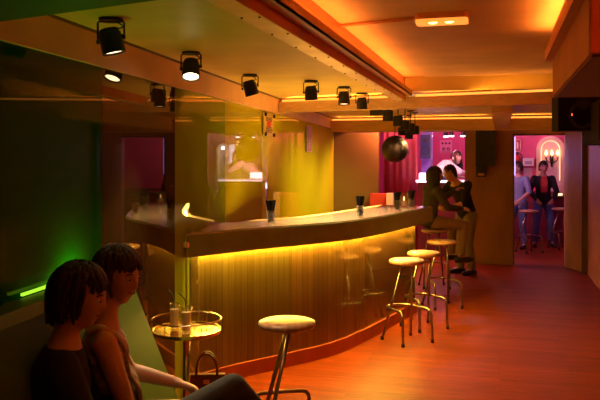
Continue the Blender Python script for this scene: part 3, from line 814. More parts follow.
bp = atd(445, 180, 13.3)
booth = thing('dj_booth', 'booth counter with white lit top where the person in white leans', 'booth', (bp.x, bp.y, 0))
ZB = bp.z
obj('body', bx(-.46, .34, -.2, .3, 0, ZB - .04), M['plum'], booth, bevel=.01)
obj('worktop', bx(-.50, .36, -.24, .34, ZB - .04, ZB), M['white'], booth, bevel=.006)
obj('lit_edge', bx(-.48, .34, -.252, -.24, ZB - .035, ZB - .008), M['g_white'], booth)
mxp = Vector((bp.x, bp.y, ZB + .001))
mx_ = thing('dj_mixer', 'dark mixer on the booth in front of the person in white', 'mixer', mxp + Vector((.02, -.08, 0)))
obj('case', bx(-.15, .15, -.10, .10, 0, .07), M['navy'], mx_, bevel=.008)
for k in range(4):
    obj('knob', lathe(new(), [(0, 0), (.014, 0), (.012, .02), (0, .02)], 12, (-.09 + .06*k, -.03, .07)), M['white'], mx_)
obj('fader_strip', bx(-.1, .1, .02, .05, .07, .074), M['chrome'], mx_)
lp = thing('light_box', 'small glowing white box on the left end of the booth', 'lamp', mxp + Vector((-.34, -.08, 0)))
obj('diffuser', bx(-.10, .10, -.08, .08, .015, .12), glow('white_light_box', (1, .8, .95), 5), lp, bevel=.008)
obj('foot', bx(-.08, .08, -.06, .06, 0, .016), M['black'], lp)
# poster
pp = atd(446, 146.5, 16.2); s_ = 16.79
pt = thing('poster', 'square pale pink poster with dark round marks in rows', 'poster', (pp.x * 16.78/pp.y, 16.785, pp.z))
obj('sheet', bx(-.13, .13, -.004, .004, -.14, .14), mat('pink_paper', (.85, .42, .52), .6), pt)
bm = new()
for i in range(3):
    lathe(bm, [(0, 0), (.026, 0), (.026, .003), (0, .003)], 14, mtx=T(-.075 + .075*i, -.004, .075) @ Matrix.Rotation(PI/2, 4, 'X'))
for i in range(2):
    lathe(bm, [(.018, 0), (.038, 0), (.038, .003), (.018, .003), (.018, 0)], 16, mtx=T(-.05 + .1*i, -.004, -.05) @ Matrix.Rotation(PI/2, 4, 'X'))
    lathe(bm, [(0, 0), (.01, 0), (.01, .003), (0, .003)], 10, mtx=T(-.05 + .1*i, -.004, -.05) @ Matrix.Rotation(PI/2, 4, 'X'))
box(bm, -.11, .11, -.007, -.004, -.125, -.11)
obj('print', bm, mat('plum_print', (.22, .02, .06), .6), pt)

# back-lit bottle shelf behind the pillar (seen in the glass)
sh = thing('bottle_shelf', 'white back-lit shelf unit of bottles in the back room, mirrored in the glass', 'shelf', (.06 - .02, 16.62, 0))
SX = .0
sh.location = (-.32, 16.6, 0); sh.scale = (.66, 1, 1)
obj('frame', box(box(bx(-.30, -.28, -.1, .16, .9, 2.05), .28, .30, -.1, .16, .9, 2.05), -.30, .30, .13, .16, .9, 2.05), M['white'], sh)
for z in (.92, 1.25, 1.58):
    obj('shelf_board', bx(-.28, .28, -.1, .13, z, z + .02), M['white'], sh)
obj('lit_back', bx(-.27, .27, .12, .13, 1.62, 2.03), M['g_lilac'], sh)
for row, z in enumerate((.9405, 1.2705)):
    for k in range(6):
        mcol = (M['bottle_a'], M['bottle_c'], M['bottle_g'])[(k + row) % 3]
        nm = ('amber', 'clear', 'green')[(k + row) % 3]
        b = tag(obj('bottle', lathe(new(), [(0, 0), (.023, 0), (.024, .15), (.010, .20), (.010, .26), (0, .26)], 14), mcol, smooth=True),
                '%s bottle on the %s shelf of the back-lit unit' % (nm, ('lower', 'middle')[row]), 'bottle', '%s bottles on the %s shelf' % (nm, ('lower', 'middle')[row]))
        b.location = (sh.location.x - .145 + k*.058, sh.location.y, z)

# ------------------------------------------------------------------ back room seen through the doorway
def onfar(px, py, y=16.77):
    d_ = FV + RV * ((px - 300) / FOC); d = y / d_.y
    return Vector((d_.x * d, y, H - (py - HOR) / FOC * d))
a = onfar(517.5, 145.5)
t = thing('extinguisher_sign', 'small pale framed sign with extinguisher pictogram on the pink wall', 'sign', a)
obj('sheet', bx(-.07, .07, -.008, .03, -.13, .13), mat('sign_red', (.55, .05, .06), .5), t)
bm = box(box(box(bx(-.07, -.056, -.014, -.008, -.13, .13), .056, .07, -.014, -.008, -.13, .13), -.07, .07, -.014, -.008, .116, .13), -.07, .07, -.014, -.008, -.13, -.116)
obj('border', bm, M['paper'], t)
obj('pictogram', box(bx(-.018, .018, -.013, -.008, -.07, .05), -.03, .01, -.013, -.008, .05, .075), M['paper'], t)
a = onfar(517.5, 163, 16.70)
ex = thing('fire_extinguisher', 'red fire extinguisher hanging under the small framed sign', 'fire extinguisher', (a.x, 16.68, a.z - .2))
obj('cylinder', lathe(new(), [(0, 0), (.07, 0), (.075, .02), (.075, .30), (.05, .35), (.025, .37), (0, .37)], 20), M['redmetal'], ex, smooth=True)
obj('valve', bx(-.025, .025, -.02, .02, .37, .43), M['black'], ex)
obj('hose', tb(cr([(.02, -.02, .40), (.09, -.05, .36), (.095, -.05, .2), (.09, -.05, .1)], 4), .01, 8), M['black'], ex, smooth=True)
obj('hook', bx(-.02, .02, .06, .10, .28, .34), M['black'], ex)
a = onfar(528, 162)
t = thing('wall_unit', 'white rounded appliance on the pink wall beside the arch', 'appliance', (a.x, 16.62, a.z))
obj('case', bx(-.115, .115, 0, .16, -.085, .085), M['white'], t, bevel=.03)
obj('grille', bx(-.07, .07, -.006, .004, -.05, .02), mat('grey_grille', (.4, .4, .45), .5), t)
a = onfar(528, 173)
t = thing('notice_sheet', 'plain pale paper sheet below the white appliance', 'notice', (a.x, 16.785, a.z))
obj('paper', bx(-.09, .09, -.004, .004, -.11, .11), mat('pink_white_paper', (.75, .5, .58), .6), t)
# sconce
a = onfar(551.5, 158, 16.76)
sc_ = thing('wall_sconce', 'dark iron three-candle wall sconce glowing inside the pale arch', 'wall lamp', (a.x, 16.755, a.z))
obj('back_plate', lathe(new(), [(0, -.20), (.012, -.19), (.035, -.05), (.04, .02), (.02, .06), (0, .07)], 16), M['rail'], sc_, smooth=True)
for k, x in enumerate((-.115, 0, .115)):
    arm = obj('arm', tb(cr([(0, -.03, -.06), (x*.4, -.07, -.09), (x*.9, -.10, -.05), (x, -.11, .0)], 6), .010, 8), M['rail'], sc_, smooth=True)
    obj('drip_cup', lathe(new(), [(0, -.012), (.02, -.006), (.034, .012), (.028, .012), (0, .0)], 16, (x, -.11, .0)), M['rail'], arm, smooth=True)
    obj('candle', lathe(new(), [(0, .004), (.012, .004), (.012, .055), (0, .055)], 12, (x, -.11, .0)), M['paper'], arm)
    obj('flame_bulb', lathe(new(), [(0, .055), (.022, .072), (.03, .10), (.018, .14), (0, .175)], 14, (x, -.11, .0)), M['g_flame'], arm, smooth=True)
# ledge at right with a small lit object
a = atd(560, 195, 15.2)
t = thing('back_bar', 'dark red bar ledge at the right of the back room', 'bar counter', (a.x + .22, a.y, 0))
obj('body', bx(-.35, .6, -.15, .45, 0, a.z - .06), M['plum'], t)
obj('top', bx(-.40, .65, -.20, .5, a.z - .06, a.z - .02), M['wooddark'], t, bevel=.006)
t2 = thing('lit_card', 'small glowing card holder on the dark red ledge', 'lamp', (a.x - .02, a.y - .05, a.z - .019))
obj('panel', bx(-.06, .06, -.01, .01, .012, .055), glow('lit_card_face', (1, .6, .3), 2.5), t2)
obj('foot', bx(-.05, .05, -.025, .025, 0, .013), M['black'], t2)

# ------------------------------------------------------------------ people
def capsule(bm, a, b, ra, rb, seg=14):
    a, b = Vector(a), Vector(b); d = b - a
    if d.length < 1e-5: d = Vector((0, 0, 1e-4))
    d.normalize(); pts = []; rad = []
    for k in range(5):
        t = PI/2 * k/4
        pts.append(a - d*ra*math.cos(t)); rad.append(max(ra*math.sin(t), .0008))
    for k in range(5):
        t = PI/2 * k/4
        pts.append(b + d*rb*math.sin(t)); rad.append(max(rb*math.cos(t), .0008))
    out = []; 
    for i, p in enumerate(pts):
        if i and (p - out[-1][0]).length < 1e-6: continue
        out.append((p, rad[i]))
    up = Vector((0, 0, 1)) if abs(d.z) < .9 else Vector((1, 0, 0))
    s = d.cross(up).normalized(); u = s.cross(d).normalized(); rings = []
    for p, r in out:
        rings.append([bm.verts.new(p + s*r*math.cos(2*PI*k/seg) + u*r*math.sin(2*PI*k/seg)) for k in range(seg)])
    for x, y in zip(rings, rings[1:]):
        for k in range(seg): bm.faces.new((x[k], x[(k+1) % seg], y[(k+1) % seg], y[k]))
    bm.faces.new(rings[0][::-1]); bm.faces.new(rings[-1])
def loft(bm, pts, rx, ry, seg=24):
    """elliptical trunk; wide along x; rounded ends"""
    C = [Vector(p) for p in pts]; n = len(C)
    d0 = (C[1]-C[0]).normalized(); d1 = (C[-1]-C[-2]).normalized()
    pre = []; post = []
    for k in range(4):
        t = PI/2*k/4
        pre.append((C[0] - d0*ry[0]*.8*math.cos(t), max(.02, math.sin(t)), 0)); post.append((C[-1] + d1*ry[-1]*.6*math.sin(PI/2*(k+1)/4), max(.02, math.cos(PI/2*(k+1)/4)), n-1))
    seq = [(p, rx[i]*f, ry[i]*f, d0) for p, f, i in pre]
    fine = cr([(*c,) for c in C], 4)
    def lerp(arr, u):
        i = min(int(u), len(arr)-2); t = u - i; t = t*t*(3-2*t); return arr[i]*(1-t) + arr[i+1]*t
    for j, p in enumerate(fine):
        u = j/4; t = (fine[min(j+1, len(fine)-1)] - fine[max(j-1, 0)]).normalized()
        seq.append((p, lerp(rx, u), lerp(ry, u), t))
    seq += [(p, rx[i]*f, ry[i]*f, d1) for p, f, i in post]
    rings = []
    for p, a, b, t in seq:
        X = Vector((1, 0, 0)); X = (X - t*X.dot(t)).normalized(); Y = t.cross(X)
        rings.append([bm.verts.new(p + X*a*math.cos(2*PI*k/seg) + Y*b*math.sin(2*PI*k/seg)) for k in range(seg)])
    for x, y in zip(rings, rings[1:]):
        for k in range(seg): bm.faces.new((x[k], x[(k+1) % seg], y[(k+1) % seg], y[k]))
    bm.faces.new(rings[0][::-1]); bm.faces.new(rings[-1])
def remesh(bm, vox, smooth_it=4):
    bmesh.ops.recalc_face_normals(bm, faces=bm.faces[:])
    me = bpy.data.meshes.new('tmp'); bm.to_mesh(me); bm.free()
    o = bpy.data.objects.new('tmp', me); COL.objects.link(o)
    md = o.modifiers.new('R', 'REMESH'); md.mode = 'VOXEL'; md.voxel_size = vox; md.use_smooth_shade = True
    sm = o.modifiers.new('S', 'SMOOTH'); sm.factor = .5; sm.iterations = smooth_it
    dg = bpy.context.evaluated_depsgraph_get(); dg.update()
    out = bpy.data.meshes.new_from_object(o.evaluated_get(dg))
    bpy.data.objects.remove(o); bpy.data.meshes.remove(me)
    return out
def chain(bm, pts, rad):
    for i in range(len(pts) - 1): capsule(bm, pts[i], pts[i+1], rad[i], rad[i+1])
def smoothstep(a, b, x):
    t = max(0, min(1, (x - a) / (b - a))); return t*t*(3 - 2*t)
def head_bm(bm, mtx, fem=True):
    """head facing +y, centre at the eyes' height; crown +.115, chin -.118"""
    tmp = new(); bmesh.ops.create_uvsphere(tmp, u_segments=40, v_segments=30, radius=1)
    for v in tmp.verts:
        x, y, z = v.co
        X, Y, Z = x*.073, y*.094, z*.118
        low = smoothstep(.1, -1, z)
        X *= 1 - .30*low; 
        if y > 0: Y *= 1 - .08*low; 
        else: Y *= 1 - .35*low
        if y > 0 and abs(x) < .8:
            f = y
            Y += .006 * math.exp(-((z-.17)/.10)**2) * f                               # brow
            Y -= .010 * math.exp(-((z-.0)/.10)**2) * math.exp(-((abs(x)-.40)/.20)**2)  # sockets
            nz = math.exp(-(x/.17)**2)
            if -.38 < z < .12: Y += .024 * nz * smoothstep(.12, -.24, z) * smoothstep(-.42, -.30, z)
            Y += .006 * math.exp(-((z+.52)/.07)**2) * math.exp(-(x/.28)**2)            # lips
            Y -= .004 * math.exp(-((z+.66)/.05)**2) * math.exp(-(x/.3)**2)
            Y += .010 * math.exp(-((z+.86)/.14)**2) * math.exp(-(x/.32)**2)            # chin
            Y += .004 * math.exp(-((z+.2)/.16)**2) * math.exp(-((abs(x)-.55)/.2)**2)   # cheeks
        v.co = (X, Y, Z)
    for s in (-1, 1):
        sphere(tmp, (s*.072, -.008, -.012), .030, 12, 8, (.35, .65, 1))
    bmesh.ops.transform(tmp, matrix=mtx, verts=tmp.verts[:])
    me = bpy.data.meshes.new('tmp'); tmp.to_mesh(me); tmp.free(); bm.from_mesh(me); bpy.data.meshes.remove(me)
def hand_bm(bm, wrist, fwd, nrm, side, curl=.5, sc=1.0):
    """palm + five fingers. fwd: along the hand, nrm: out of the palm, side: +1/-1 thumb side along fwd x nrm"""
    f = Vector(fwd).normalized(); n = Vector(nrm); n = (n - f*n.dot(f)).normalized(); s = f.cross(n) * side
    w = Vector(wrist)
    lens = (.072, .080, .075, .058)
    for k in range(4):
        o = (.030 - .020*k) * sc
        kb = w + f*(.088 - (.006 if k in (0, 3) else 0))*sc + s*o
        chain(bm, [w + s*o*.6 + f*.005, w + f*.045*sc + s*o*.9, kb], [.018*sc, .0165*sc, .0125*sc])
        L = lens[k]*sc; d = f.copy(); p = kb; pts = [kb - f*.01]; rad = [.0100*sc]
        for j, seg in enumerate((.45, .32, .25)):
            d = (d*math.cos(curl*.9) + n*math.sin(curl*.9)).normalized()
            p = p + d*L*seg; pts.append(p); rad.append((.0092, .0086, .0072)[j]*sc)
            q = (n - d*n.dot(d)); 
        chain(bm, pts, rad)
    b = w + f*.022*sc + s*.020*sc
    d = (f*.72 + s*.62 + n*.30).normalized()
    p1 = b + d*.040*sc; d2 = (f*.86 + s*.25 + n*.42).normalized(); p2 = p1 + d2*.030*sc; p3 = p2 + (d2 + n*.2).normalized()*.024*sc
    chain(bm, [b - d*.012, b, p1, p2, p3], [.014*sc, .0165*sc, .0125*sc, .0105*sc, .0085*sc])
def L(a, b, t): return Vector(a) * (1-t) + Vector(b) * t

def person(label, loc, rotz, J, hands, top, bottom, skin, hairm, hair='short', head_rot=(0, 0, 0), vox=.009, sleeve=1.0, k=1.0, shoe=True, extra=None, collar=.0):
    t = thing('person', label, 'person', loc, rotz)
    J = {a: Vector(b) for a, b in J.items()}
    hm = T(*J['head']) @ Euler(head_rot, 'XYZ').to_matrix().to_4x4()
    J['hb'] = hm @ Vector((0, -.025, -.055))
    bm = new()
    TP = [J['pel'], J['spi'], J['che'], L(J['che'], J['nec'], .50), J['nec']]
    TX = [.160*k, .128*k, .150*k, .125*k, .056*k]; TY = [.108*k, .092*k, .102*k, .078*k, .054*k]
    def trunk(bm, g, n=5, gt=0): loft(bm, TP[:n], [x + g for x in TX[:n]], [y + g for y in TY[:n]])
    def arm(bm, s, g, upto=9):
        S, Eb, W = J['sho'+s], J['elb'+s], J['wri'+s]
        P = [L(J['che'], S, .55), S, L(S, Eb, .5), Eb, L(Eb, W, .35), W]; R_a = [.060*k, .056*k, .047*k, .039*k, .039*k, .026*k]
        n = int(upto); 
        P2 = P[:n+1] if upto < 5 else P
        chain(bm, P2, [r + g for r in R_a[:len(P2)]])
    def leg(bm, s, g, end=1.0):
        Hh, K, A = J['hip'+s], J['kne'+s], J['ank'+s]
        chain(bm, [Hh, L(Hh, K, .45), K, L(K, A, .3), L(K, A, end)], [.090*k + g, .078*k + g, .056*k + g, .054*k + g, (.036 + .012*(g > 0))*k + g])
    trunk(bm, 0)
    chain(bm, [J['nec'], J['hb']], [.054*k, .048*k])
    for s in 'LR':
        arm(bm, s, 0); leg(bm, s, 0); chain(bm, [J['ank'+s], J['toe'+s]], [.036*k, .030*k])
    head_bm(bm, hm)
    for s in 'LR':
        f, n_, sd, cu = hands[s]
        hand_bm(bm, J['wri'+s], f, n_, sd, cu, .95)
    me = remesh(bm, vox)
    me.materials.append(skin); me.materials.append(M['lips'])
    inv = hm.inverted()
    for p in me.polygons:
        q = inv @ p.center
        if q.y > .075 and abs(q.x) < .024 and -.072 < q.z < -.052: p.material_index = 1
        p.use_smooth = True
    bo = bpy.data.objects.new('body', me); COL.objects.link(bo); bo.parent = t
    for s in (-1, 1):
        e = obj('eye', sphere(new(), (0, 0, 0), .0125, 14, 10), M['eyew'], t, smooth=True); e.matrix_basis = hm @ T(s*.029, .0745, .001)
        obj('iris', sphere(new(), (0, .0095, 0), .0058, 10, 6), M['iris'], e, smooth=True)
        bw = obj('eyebrow', tb([(s*.014, .0905, .021), (s*.030, .0875, .026), (s*.047, .077, .021)], [.003, .0036, .002], 6), hairm, t, smooth=True); bw.matrix_basis = hm
    # hair: a cap over the skull plus locks that fall from the crown
    hb = new(); bmesh.ops.create_uvsphere(hb, u_segments=40, v_segments=28, radius=1)
    for v in hb.verts:
        x, y, z = v.co
        X, Y, Z = x*.081, y*.101 - .006, z*.124 + .008
        open_ = smoothstep(.30, .55, y) * smoothstep(.66, .40, z)
        open_ = max(open_, smoothstep(-.35, -.6, z), smoothstep(.05, -.2, z) * smoothstep(-.3, .1, y))
        if open_ > 0: X *= 1 - .4*open_; Y *= 1 - .4*open_; Z *= 1 - .4*open_
        w = 1 + .03*noise.noise(Vector((x*4, y*4, z*2)))
        v.co = (X*w, Y*w, Z)
    rnd = random.Random(len(label))
    drop, nlk = {'short': (-.02, 90), 'bob': (-.080, 170), 'long': (-.20, 150)}[hair]
    for q in range(nlk):
        az = rnd.uniform(-PI, PI)                       # 0 = forehead
        if abs(az) < 1.15 and rnd.random() < .45: continue
        front = abs(az) < 1.2
        el0 = rnd.uniform(.75, 1.45)
        zend = rnd.uniform(.030, .060) if front else (drop + rnd.uniform(-.02, .03) if abs(az) > 1.45 else (drop*.75 + rnd.uniform(-.02, .02) if hair != 'short' else rnd.uniform(.0, .03)))
        if hair == 'short' and abs(az) > 2.0: zend = -.065 + rnd.uniform(-.01, .02)
        pts = []; rad = []; tw = rnd.uniform(-.25, .25); wob = rnd.uniform(0, 6); rl = rnd.uniform(1.0, 1.10)
        for j in range(7):
            tt = j/6; zz = .008 + .126*math.sin(el0)
            z = zz*(1-tt) + zend*tt
            rr_ = math.sqrt(max(0, 1 - min(1, max(-.0, (z - .008)/.128))**2)); rr_ = max(rr_, .15)
            A = az + tw*tt + .10*math.sin(wob + tt*5)*tt
            low = max(0, -z - .02)
            pts.append(Vector((math.sin(A)*(.082*rr_*rl + low*.12), math.cos(A)*(.103*rr_*rl - low*(.10 if hair != 'short' else .35)) - .008, z)))
            rad.append((.0125 if hair != 'short' else .009) * (1 - .65*tt*tt))
        tube(hb, cr(pts, 2), [rad[min(6, i//2)] for i in range(13)], 6)
    bmesh.ops.transform(hb, matrix=hm, verts=hb.verts[:])
    obj('hair', hb, hairm, t, smooth=True)
    # clothing
    g = .013
    def cloth(name, fn, m):
        bm = new(); fn(bm); me = remesh(bm, .011, 5); me.materials.append(m)
        for p in me.polygons: p.use_smooth = True
        o = bpy.data.objects.new(name, me); COL.objects.link(o); o.parent = t; return o
    def top_fn(bm):
        trunk(bm, g, 4 if collar >= 0 else 3)
        if collar >= 0:
            for s in 'LR': arm(bm, s, g, 2 if sleeve < .5 else (3 if sleeve < .8 else 5))
    cloth(top[0], top_fn, top[1])
    def leg_fn(bm):
        loft(bm, [J['pel'], L(J['pel'], J['spi'], .55)], [TX[0] + .012, TX[0]*.9 + .010], [TY[0] + .012, TY[0]*.9 + .010])
        for s in 'LR': leg(bm, s, g, .92)
    cloth(bottom[0], leg_fn, bottom[1])
    if shoe:
        for s in 'LR':
            a, b = J['ank'+s], J['toe'+s]; d = (b - a); d.z = 0; d = d.normalized() if d.length > .01 else Vector((0, 1, 0))
            up = Vector((0, 0, 1))
            bm = new(); base = Vector((a.x, a.y, b.z))
            chain(bm, [base - d*.055, base + d*.03 + up*.012, base + d*.12, b + d*.055], [.036, .045, .042, .030])
            me = remesh(bm, .010, 2); me.materials.append(M['shoe'])
            for p in me.polygons: p.use_smooth = True
            o = bpy.data.objects.new('shoe', me); COL.objects.link(o); o.parent = t
    if extra: extra(t, J, hm)
    return t

# --- two women on the bench (local: faces +y)
def seated(headpos, lean=.0, kz=(.55, .60)):
    return None
J1 = dict(pel=(0, .02, .55), spi=(0, -.01, .74), che=(0, -.02, .93), nec=(0, .0, 1.075), head=(.02, .05, 1.215),
          shoL=(-.155, -.01, 1.0), elbL=(-.21, .10, .76), wriL=(-.10, .30, .70), shoR=(.155, -.01, 1.0), elbR=(.24, .10, .76), wriR=(.16, .32, .69),
          hipL=(-.09, .08, .53), kneL=(-.11, .49, .57), ankL=(-.12, .52, .12), toeL=(-.12, .64, .035), hipR=(.09, .08, .53), kneR=(.10, .50, .56), ankR=(.11, .50, .12), toeR=(.11, .62, .035))
W1 = atd(79, 296, 2.80)
w1 = Vector((W1.x, W1.y, 0))
def place(headpx, headpy, d, J, rotz):
    """loc so that the head lands on the photo's spot, kept on its own seat height"""
    P = atd(headpx, headpy, d); h = Vector(J['head']); h = Matrix.Rotation(rotz, 3, 'Z') @ h
    return Vector((P.x - h.x, P.y - h.y, 0)), P.z
rz1 = -1.05
loc1, hz = place(80, 298, 2.80, J1, rz1); dz = hz - J1['head'][2]
J1['head'] = (J1['head'][0], J1['head'][1], hz); 
J1['nec'] = (0, .0, hz - .135); 
person('person in black on the bench, nearest the camera, face turned right', loc1, rz1, J1,
       dict(L=((.3, .9, -.1), (.3, 0, -1), 1, .45), R=((-.3, .9, -.15), (-.3, 0, -1), -1, .45)),
       ('jacket', M['clothblack']), ('trousers', M['clothblack']), M['skin'], M['hair'], 'bob', (-.10, 0, -.30), vox=.008, k=.95)
J2 = dict(pel=(0, .05, .55), spi=(0, .0, .74), che=(0, -.04, .93), nec=(0, -.02, 1.08), head=(.0, .03, 1.22),
          shoL=(-.155, -.03, 1.005), elbL=(-.24, .09, .78), wriL=(-.15, .30, .73), shoR=(.155, -.03, 1.0), elbR=(.20, .06, .74), wriR=(.06, .27, .70),
          hipL=(-.09, .10, .54), kneL=(-.10, .52, .60), ankL=(-.10, .60, .12), toeL=(-.10, .72, .035), hipR=(.09, .10, .54), kneR=(.01, .52, .735), ankR=(-.11, .80, .39), toeR=(-.13, .90, .32))
rz2 = -1.02
loc2, hz = place(118, 277, 3.15, J2, rz2)
J2['head'] = (0, .03, hz); J2['nec'] = (0, -.02, hz - .138)
def scarf(t, J, hm):
    bm = new(); rnd = random.Random(4)
    for k in range(9):
        x = -.05 + .10*k/8
        pts = [J['che'] + Vector((x*1.2, .035, .10)), J['che'] + Vector((x*1.5 + .01*math.sin(k*2), .090, .03)), J['che'] + Vector((x*1.8, .108, -.07)), J['spi'] + Vector((x*2 + .02*math.sin(k), .110, .05)), J['spi'] + Vector((x*2 + .03*math.sin(k*1.7), .112, -.06))]
        tube(bm, cr(pts, 5), .010, 8)
    obj('scarf', bm, M['clothpattern'], t, smooth=True)
    for s in (-1, 1):
        obj('strap', tb(cr([J['che'] + Vector((s*.085, -.06, .11)), J['che'] + Vector((s*.085, .0, .125)), J['che'] + Vector((s*.075, .088, .06)), J['che'] + Vector((s*.06, .105, -.02))], 5), .012, 8), M['clothwhite'], t, smooth=True)
person('person in patterned sleeveless top on the bench, second from the camera, legs crossed', loc2, rz2, J2,
       dict(L=((.3, .9, -.3), (.2, -.1, -1), 1, .4), R=((-.5, .8, -.2), (-.2, 0, -1), -1, .4)),
       ('top', M['clothpattern']), ('trousers', M['tealpants']), M['skin'], M['hair2'], 'bob', (-.05, 0, -.75), vox=.008, k=.93, sleeve=.12, extra=scarf, collar=-.45)

# --- couple past the end of the counter
s5 = ST[4].location
J3 = dict(pel=(0, .0, .88), spi=(0, .02, 1.06), che=(0, .06, 1.24), nec=(0, .10, 1.375), head=(.0, .16, 1.50),
          shoL=(-.15, .06, 1.30), elbL=(-.19, .27, 1.16), wriL=(-.12, .46, 1.28), shoR=(.15, .06, 1.30), elbR=(.20, .18, 1.08), wriR=(.14, .42, 1.05),
          hipL=(-.09, .06, .87), kneL=(-.13, .44, .84), ankL=(-.12, .40, .42), toeL=(-.12, .52, .36), hipR=(.09, .06, .87), kneR=(.12, .46, .83), ankR=(.11, .42, .42), toeR=(.11, .54, .36))
J3['head'] = (0, .10, 1.49)
person('dark-haired person in olive top on the far bar stool, leaning to a partner', (s5.x - .07, s5.y - .03, 0), -1.0, J3,
       dict(L=((.1, .8, .5), (.3, .6, -.4), 1, .5), R=((-.1, .95, .1), (-.3, 0, -1), -1, .5)),
       ('top', M['clotholive']), ('trousers', M['brownpants']), M['skin'], M['hair'], 'long', (.05, 0, -.25), vox=.010, k=.93, sleeve=.9)
fm = at(467, 272.5, 0)
J4 = dict(pel=(0, .0, .90), spi=(0, .05, 1.08), che=(0, .13, 1.25), nec=(0, .24, 1.40), head=(.0, .33, 1.505),
          shoL=(-.185, .15, 1.34), elbL=(-.27, .30, 1.08), wriL=(-.15, .50, 1.00), shoR=(.185, .15, 1.34), elbR=(.30, .32, 1.12), wriR=(.16, .53, 1.12),
          hipL=(-.09, .0, .88), kneL=(-.10, .06, .48), ankL=(-.11, -.01, .08), toeL=(-.13, .14, .035), hipR=(.09, .0, .88), kneR=(.10, .05, .48), ankR=(.11, .02, .08), toeR=(.14, .17, .035))
person('standing person in dark shirt and faded jeans, bending toward the seated partner', (fm.x, fm.y - .12, 0), 2.35, J4,
       dict(L=((.5, .8, 0), (.5, -.4, .3), 1, .5), R=((-.5, .8, .0), (-.5, -.4, .2), -1, .5)),
       ('shirt', M['clothblack']), ('jeans', M['jeans']), M['skin'], M['hair'], 'short', (-.15, 0, .15), vox=.010, k=1.02, sleeve=.5)

# --- person in white leaning over the booth
hd = atd(457, 157.5, 13.9)
zo = .42                                   # the booth floor is raised
struct('trim_20', bx(-1.24, -.2, 13.75, 15.3, 0, zo), M['plum'])
J5 = dict(pel=(0, .0, .90), spi=(0, .10, 1.04), che=(0, .23, 1.15), nec=(0, .36, 1.24), head=(.02, .45, 1.31),
          shoL=(-.17, .26, 1.21), elbL=(-.28, .42, 1.02), wriL=(-.22, .60, .95), shoR=(.17, .26, 1.20), elbR=(.30, .45, 1.06), wriR=(.22, .66, 1.03),
          hipL=(-.09, .0, .88), kneL=(-.10, .05, .48), ankL=(-.11, -.01, .08), toeL=(-.13, .13, .035), hipR=(.09, .0, .88), kneR=(.10, .05, .48), ankR=(.11, .02, .08), toeR=(.14, .15, .035))
rz5 = -1.30
hh = Matrix.Rotation(rz5, 3, 'Z') @ Vector(J5['head'])
def phones(t, J, hm):
    hp_ = obj('headphones', tb([(.082*math.cos(PI*k/14), -.005, .02 + .125*math.sin(PI*k/14)) for k in range(15)], .011, 8), M['white'], t, smooth=True); hp_.matrix_basis = hm
    for s in (-1, 1):
        obj('ear_cup', sphere(new(), (s*.085, -.005, -.005), .036, 14, 10, (.5, .9, 1)), M['white'], hp_, smooth=True)
person('person in white shirt and headphones leaning over the booth', (hd.x - hh.x, hd.y - hh.y, zo + (hd.z - zo - 1.31)*0), rz5, J5,
       dict(L=((.2, .9, -.3), (.2, 0, -1), 1, .5), R=((-.2, .95, -.2), (-.2, 0, -1), -1, .5)),
       ('shirt', M['clothwhite']), ('trousers', M['denim']), M['skin'], M['hair2'], 'long', (.15, 0, -1.0), vox=.010, k=1.05, sleeve=.6, extra=phones)

# --- two men in the back room
J6 = dict(pel=(0, .0, .88), spi=(0, .01, 1.06), che=(0, .02, 1.26), nec=(0, .03, 1.42), head=(.0, .06, 1.545),
          shoL=(-.168, .02, 1.325), elbL=(-.25, .04, 1.08), wriL=(-.16, .22, .93), shoR=(.168, .02, 1.325), elbR=(.26, .05, 1.08), wriR=(.17, .23, .93),
          hipL=(-.09, .0, .86), kneL=(-.14, .10, .47), ankL=(-.16, .05, .08), toeL=(-.19, .20, .035), hipR=(.09, .0, .86), kneR=(.14, .12, .47), ankR=(.17, .10, .08), toeR=(.20, .25, .035))
f6 = atd(543, 247, 14.7)
def redshirt(t, J, hm):
    bm = new(); c = J['che']; s = J['spi']
    pts = [c + Vector((-.05, .115, .11)), c + Vector((.05, .115, .11)), c + Vector((.065, .14, 0)), s + Vector((.06, .14, 0)), s + Vector((-.06, .14, 0)), c + Vector((-.065, .14, 0))]
    vs = [bm.verts.new(p) for p in pts]; bm.faces.new(vs)
    r = bmesh.ops.extrude_face_region(bm, geom=bm.faces[:]); bmesh.ops.translate(bm, vec=(0, -.05, 0), verts=[v for v in r['geom'] if isinstance(v, bmesh.types.BMVert)])
    obj('shirt', bm, M['clothred'], t)
person('standing person in dark open jacket over red shirt in the doorway', (f6.x, f6.y, 0), PI + .1, J6,
       dict(L=((.5, .5, -.6), (.5, -.5, 0), 1, .5), R=((-.5, .5, -.6), (-.5, -.5, 0), -1, .5)),
       ('jacket', M['clothblack']), ('jeans', M['denim']), M['skindark'], M['hair'], 'short', (-.05, 0, .1), vox=.011, k=1.0, sleeve=1.0, extra=redshirt)
f7 = atd(519, 247, 14.4)
person('person in blue-grey shirt lit violet at the left of the doorway', (f7.x, f7.y, 0), PI - .6, J6,
       dict(L=((.5, .5, -.6), (.5, -.5, 0), 1, .5), R=((-.5, .5, -.6), (-.5, -.5, 0), -1, .5)),
       ('shirt', M['bluegrey']), ('jeans', M['denim']), M['skin'], M['hair2'], 'short', (.05, 0, -.3), vox=.011, k=.95, sleeve=.5)

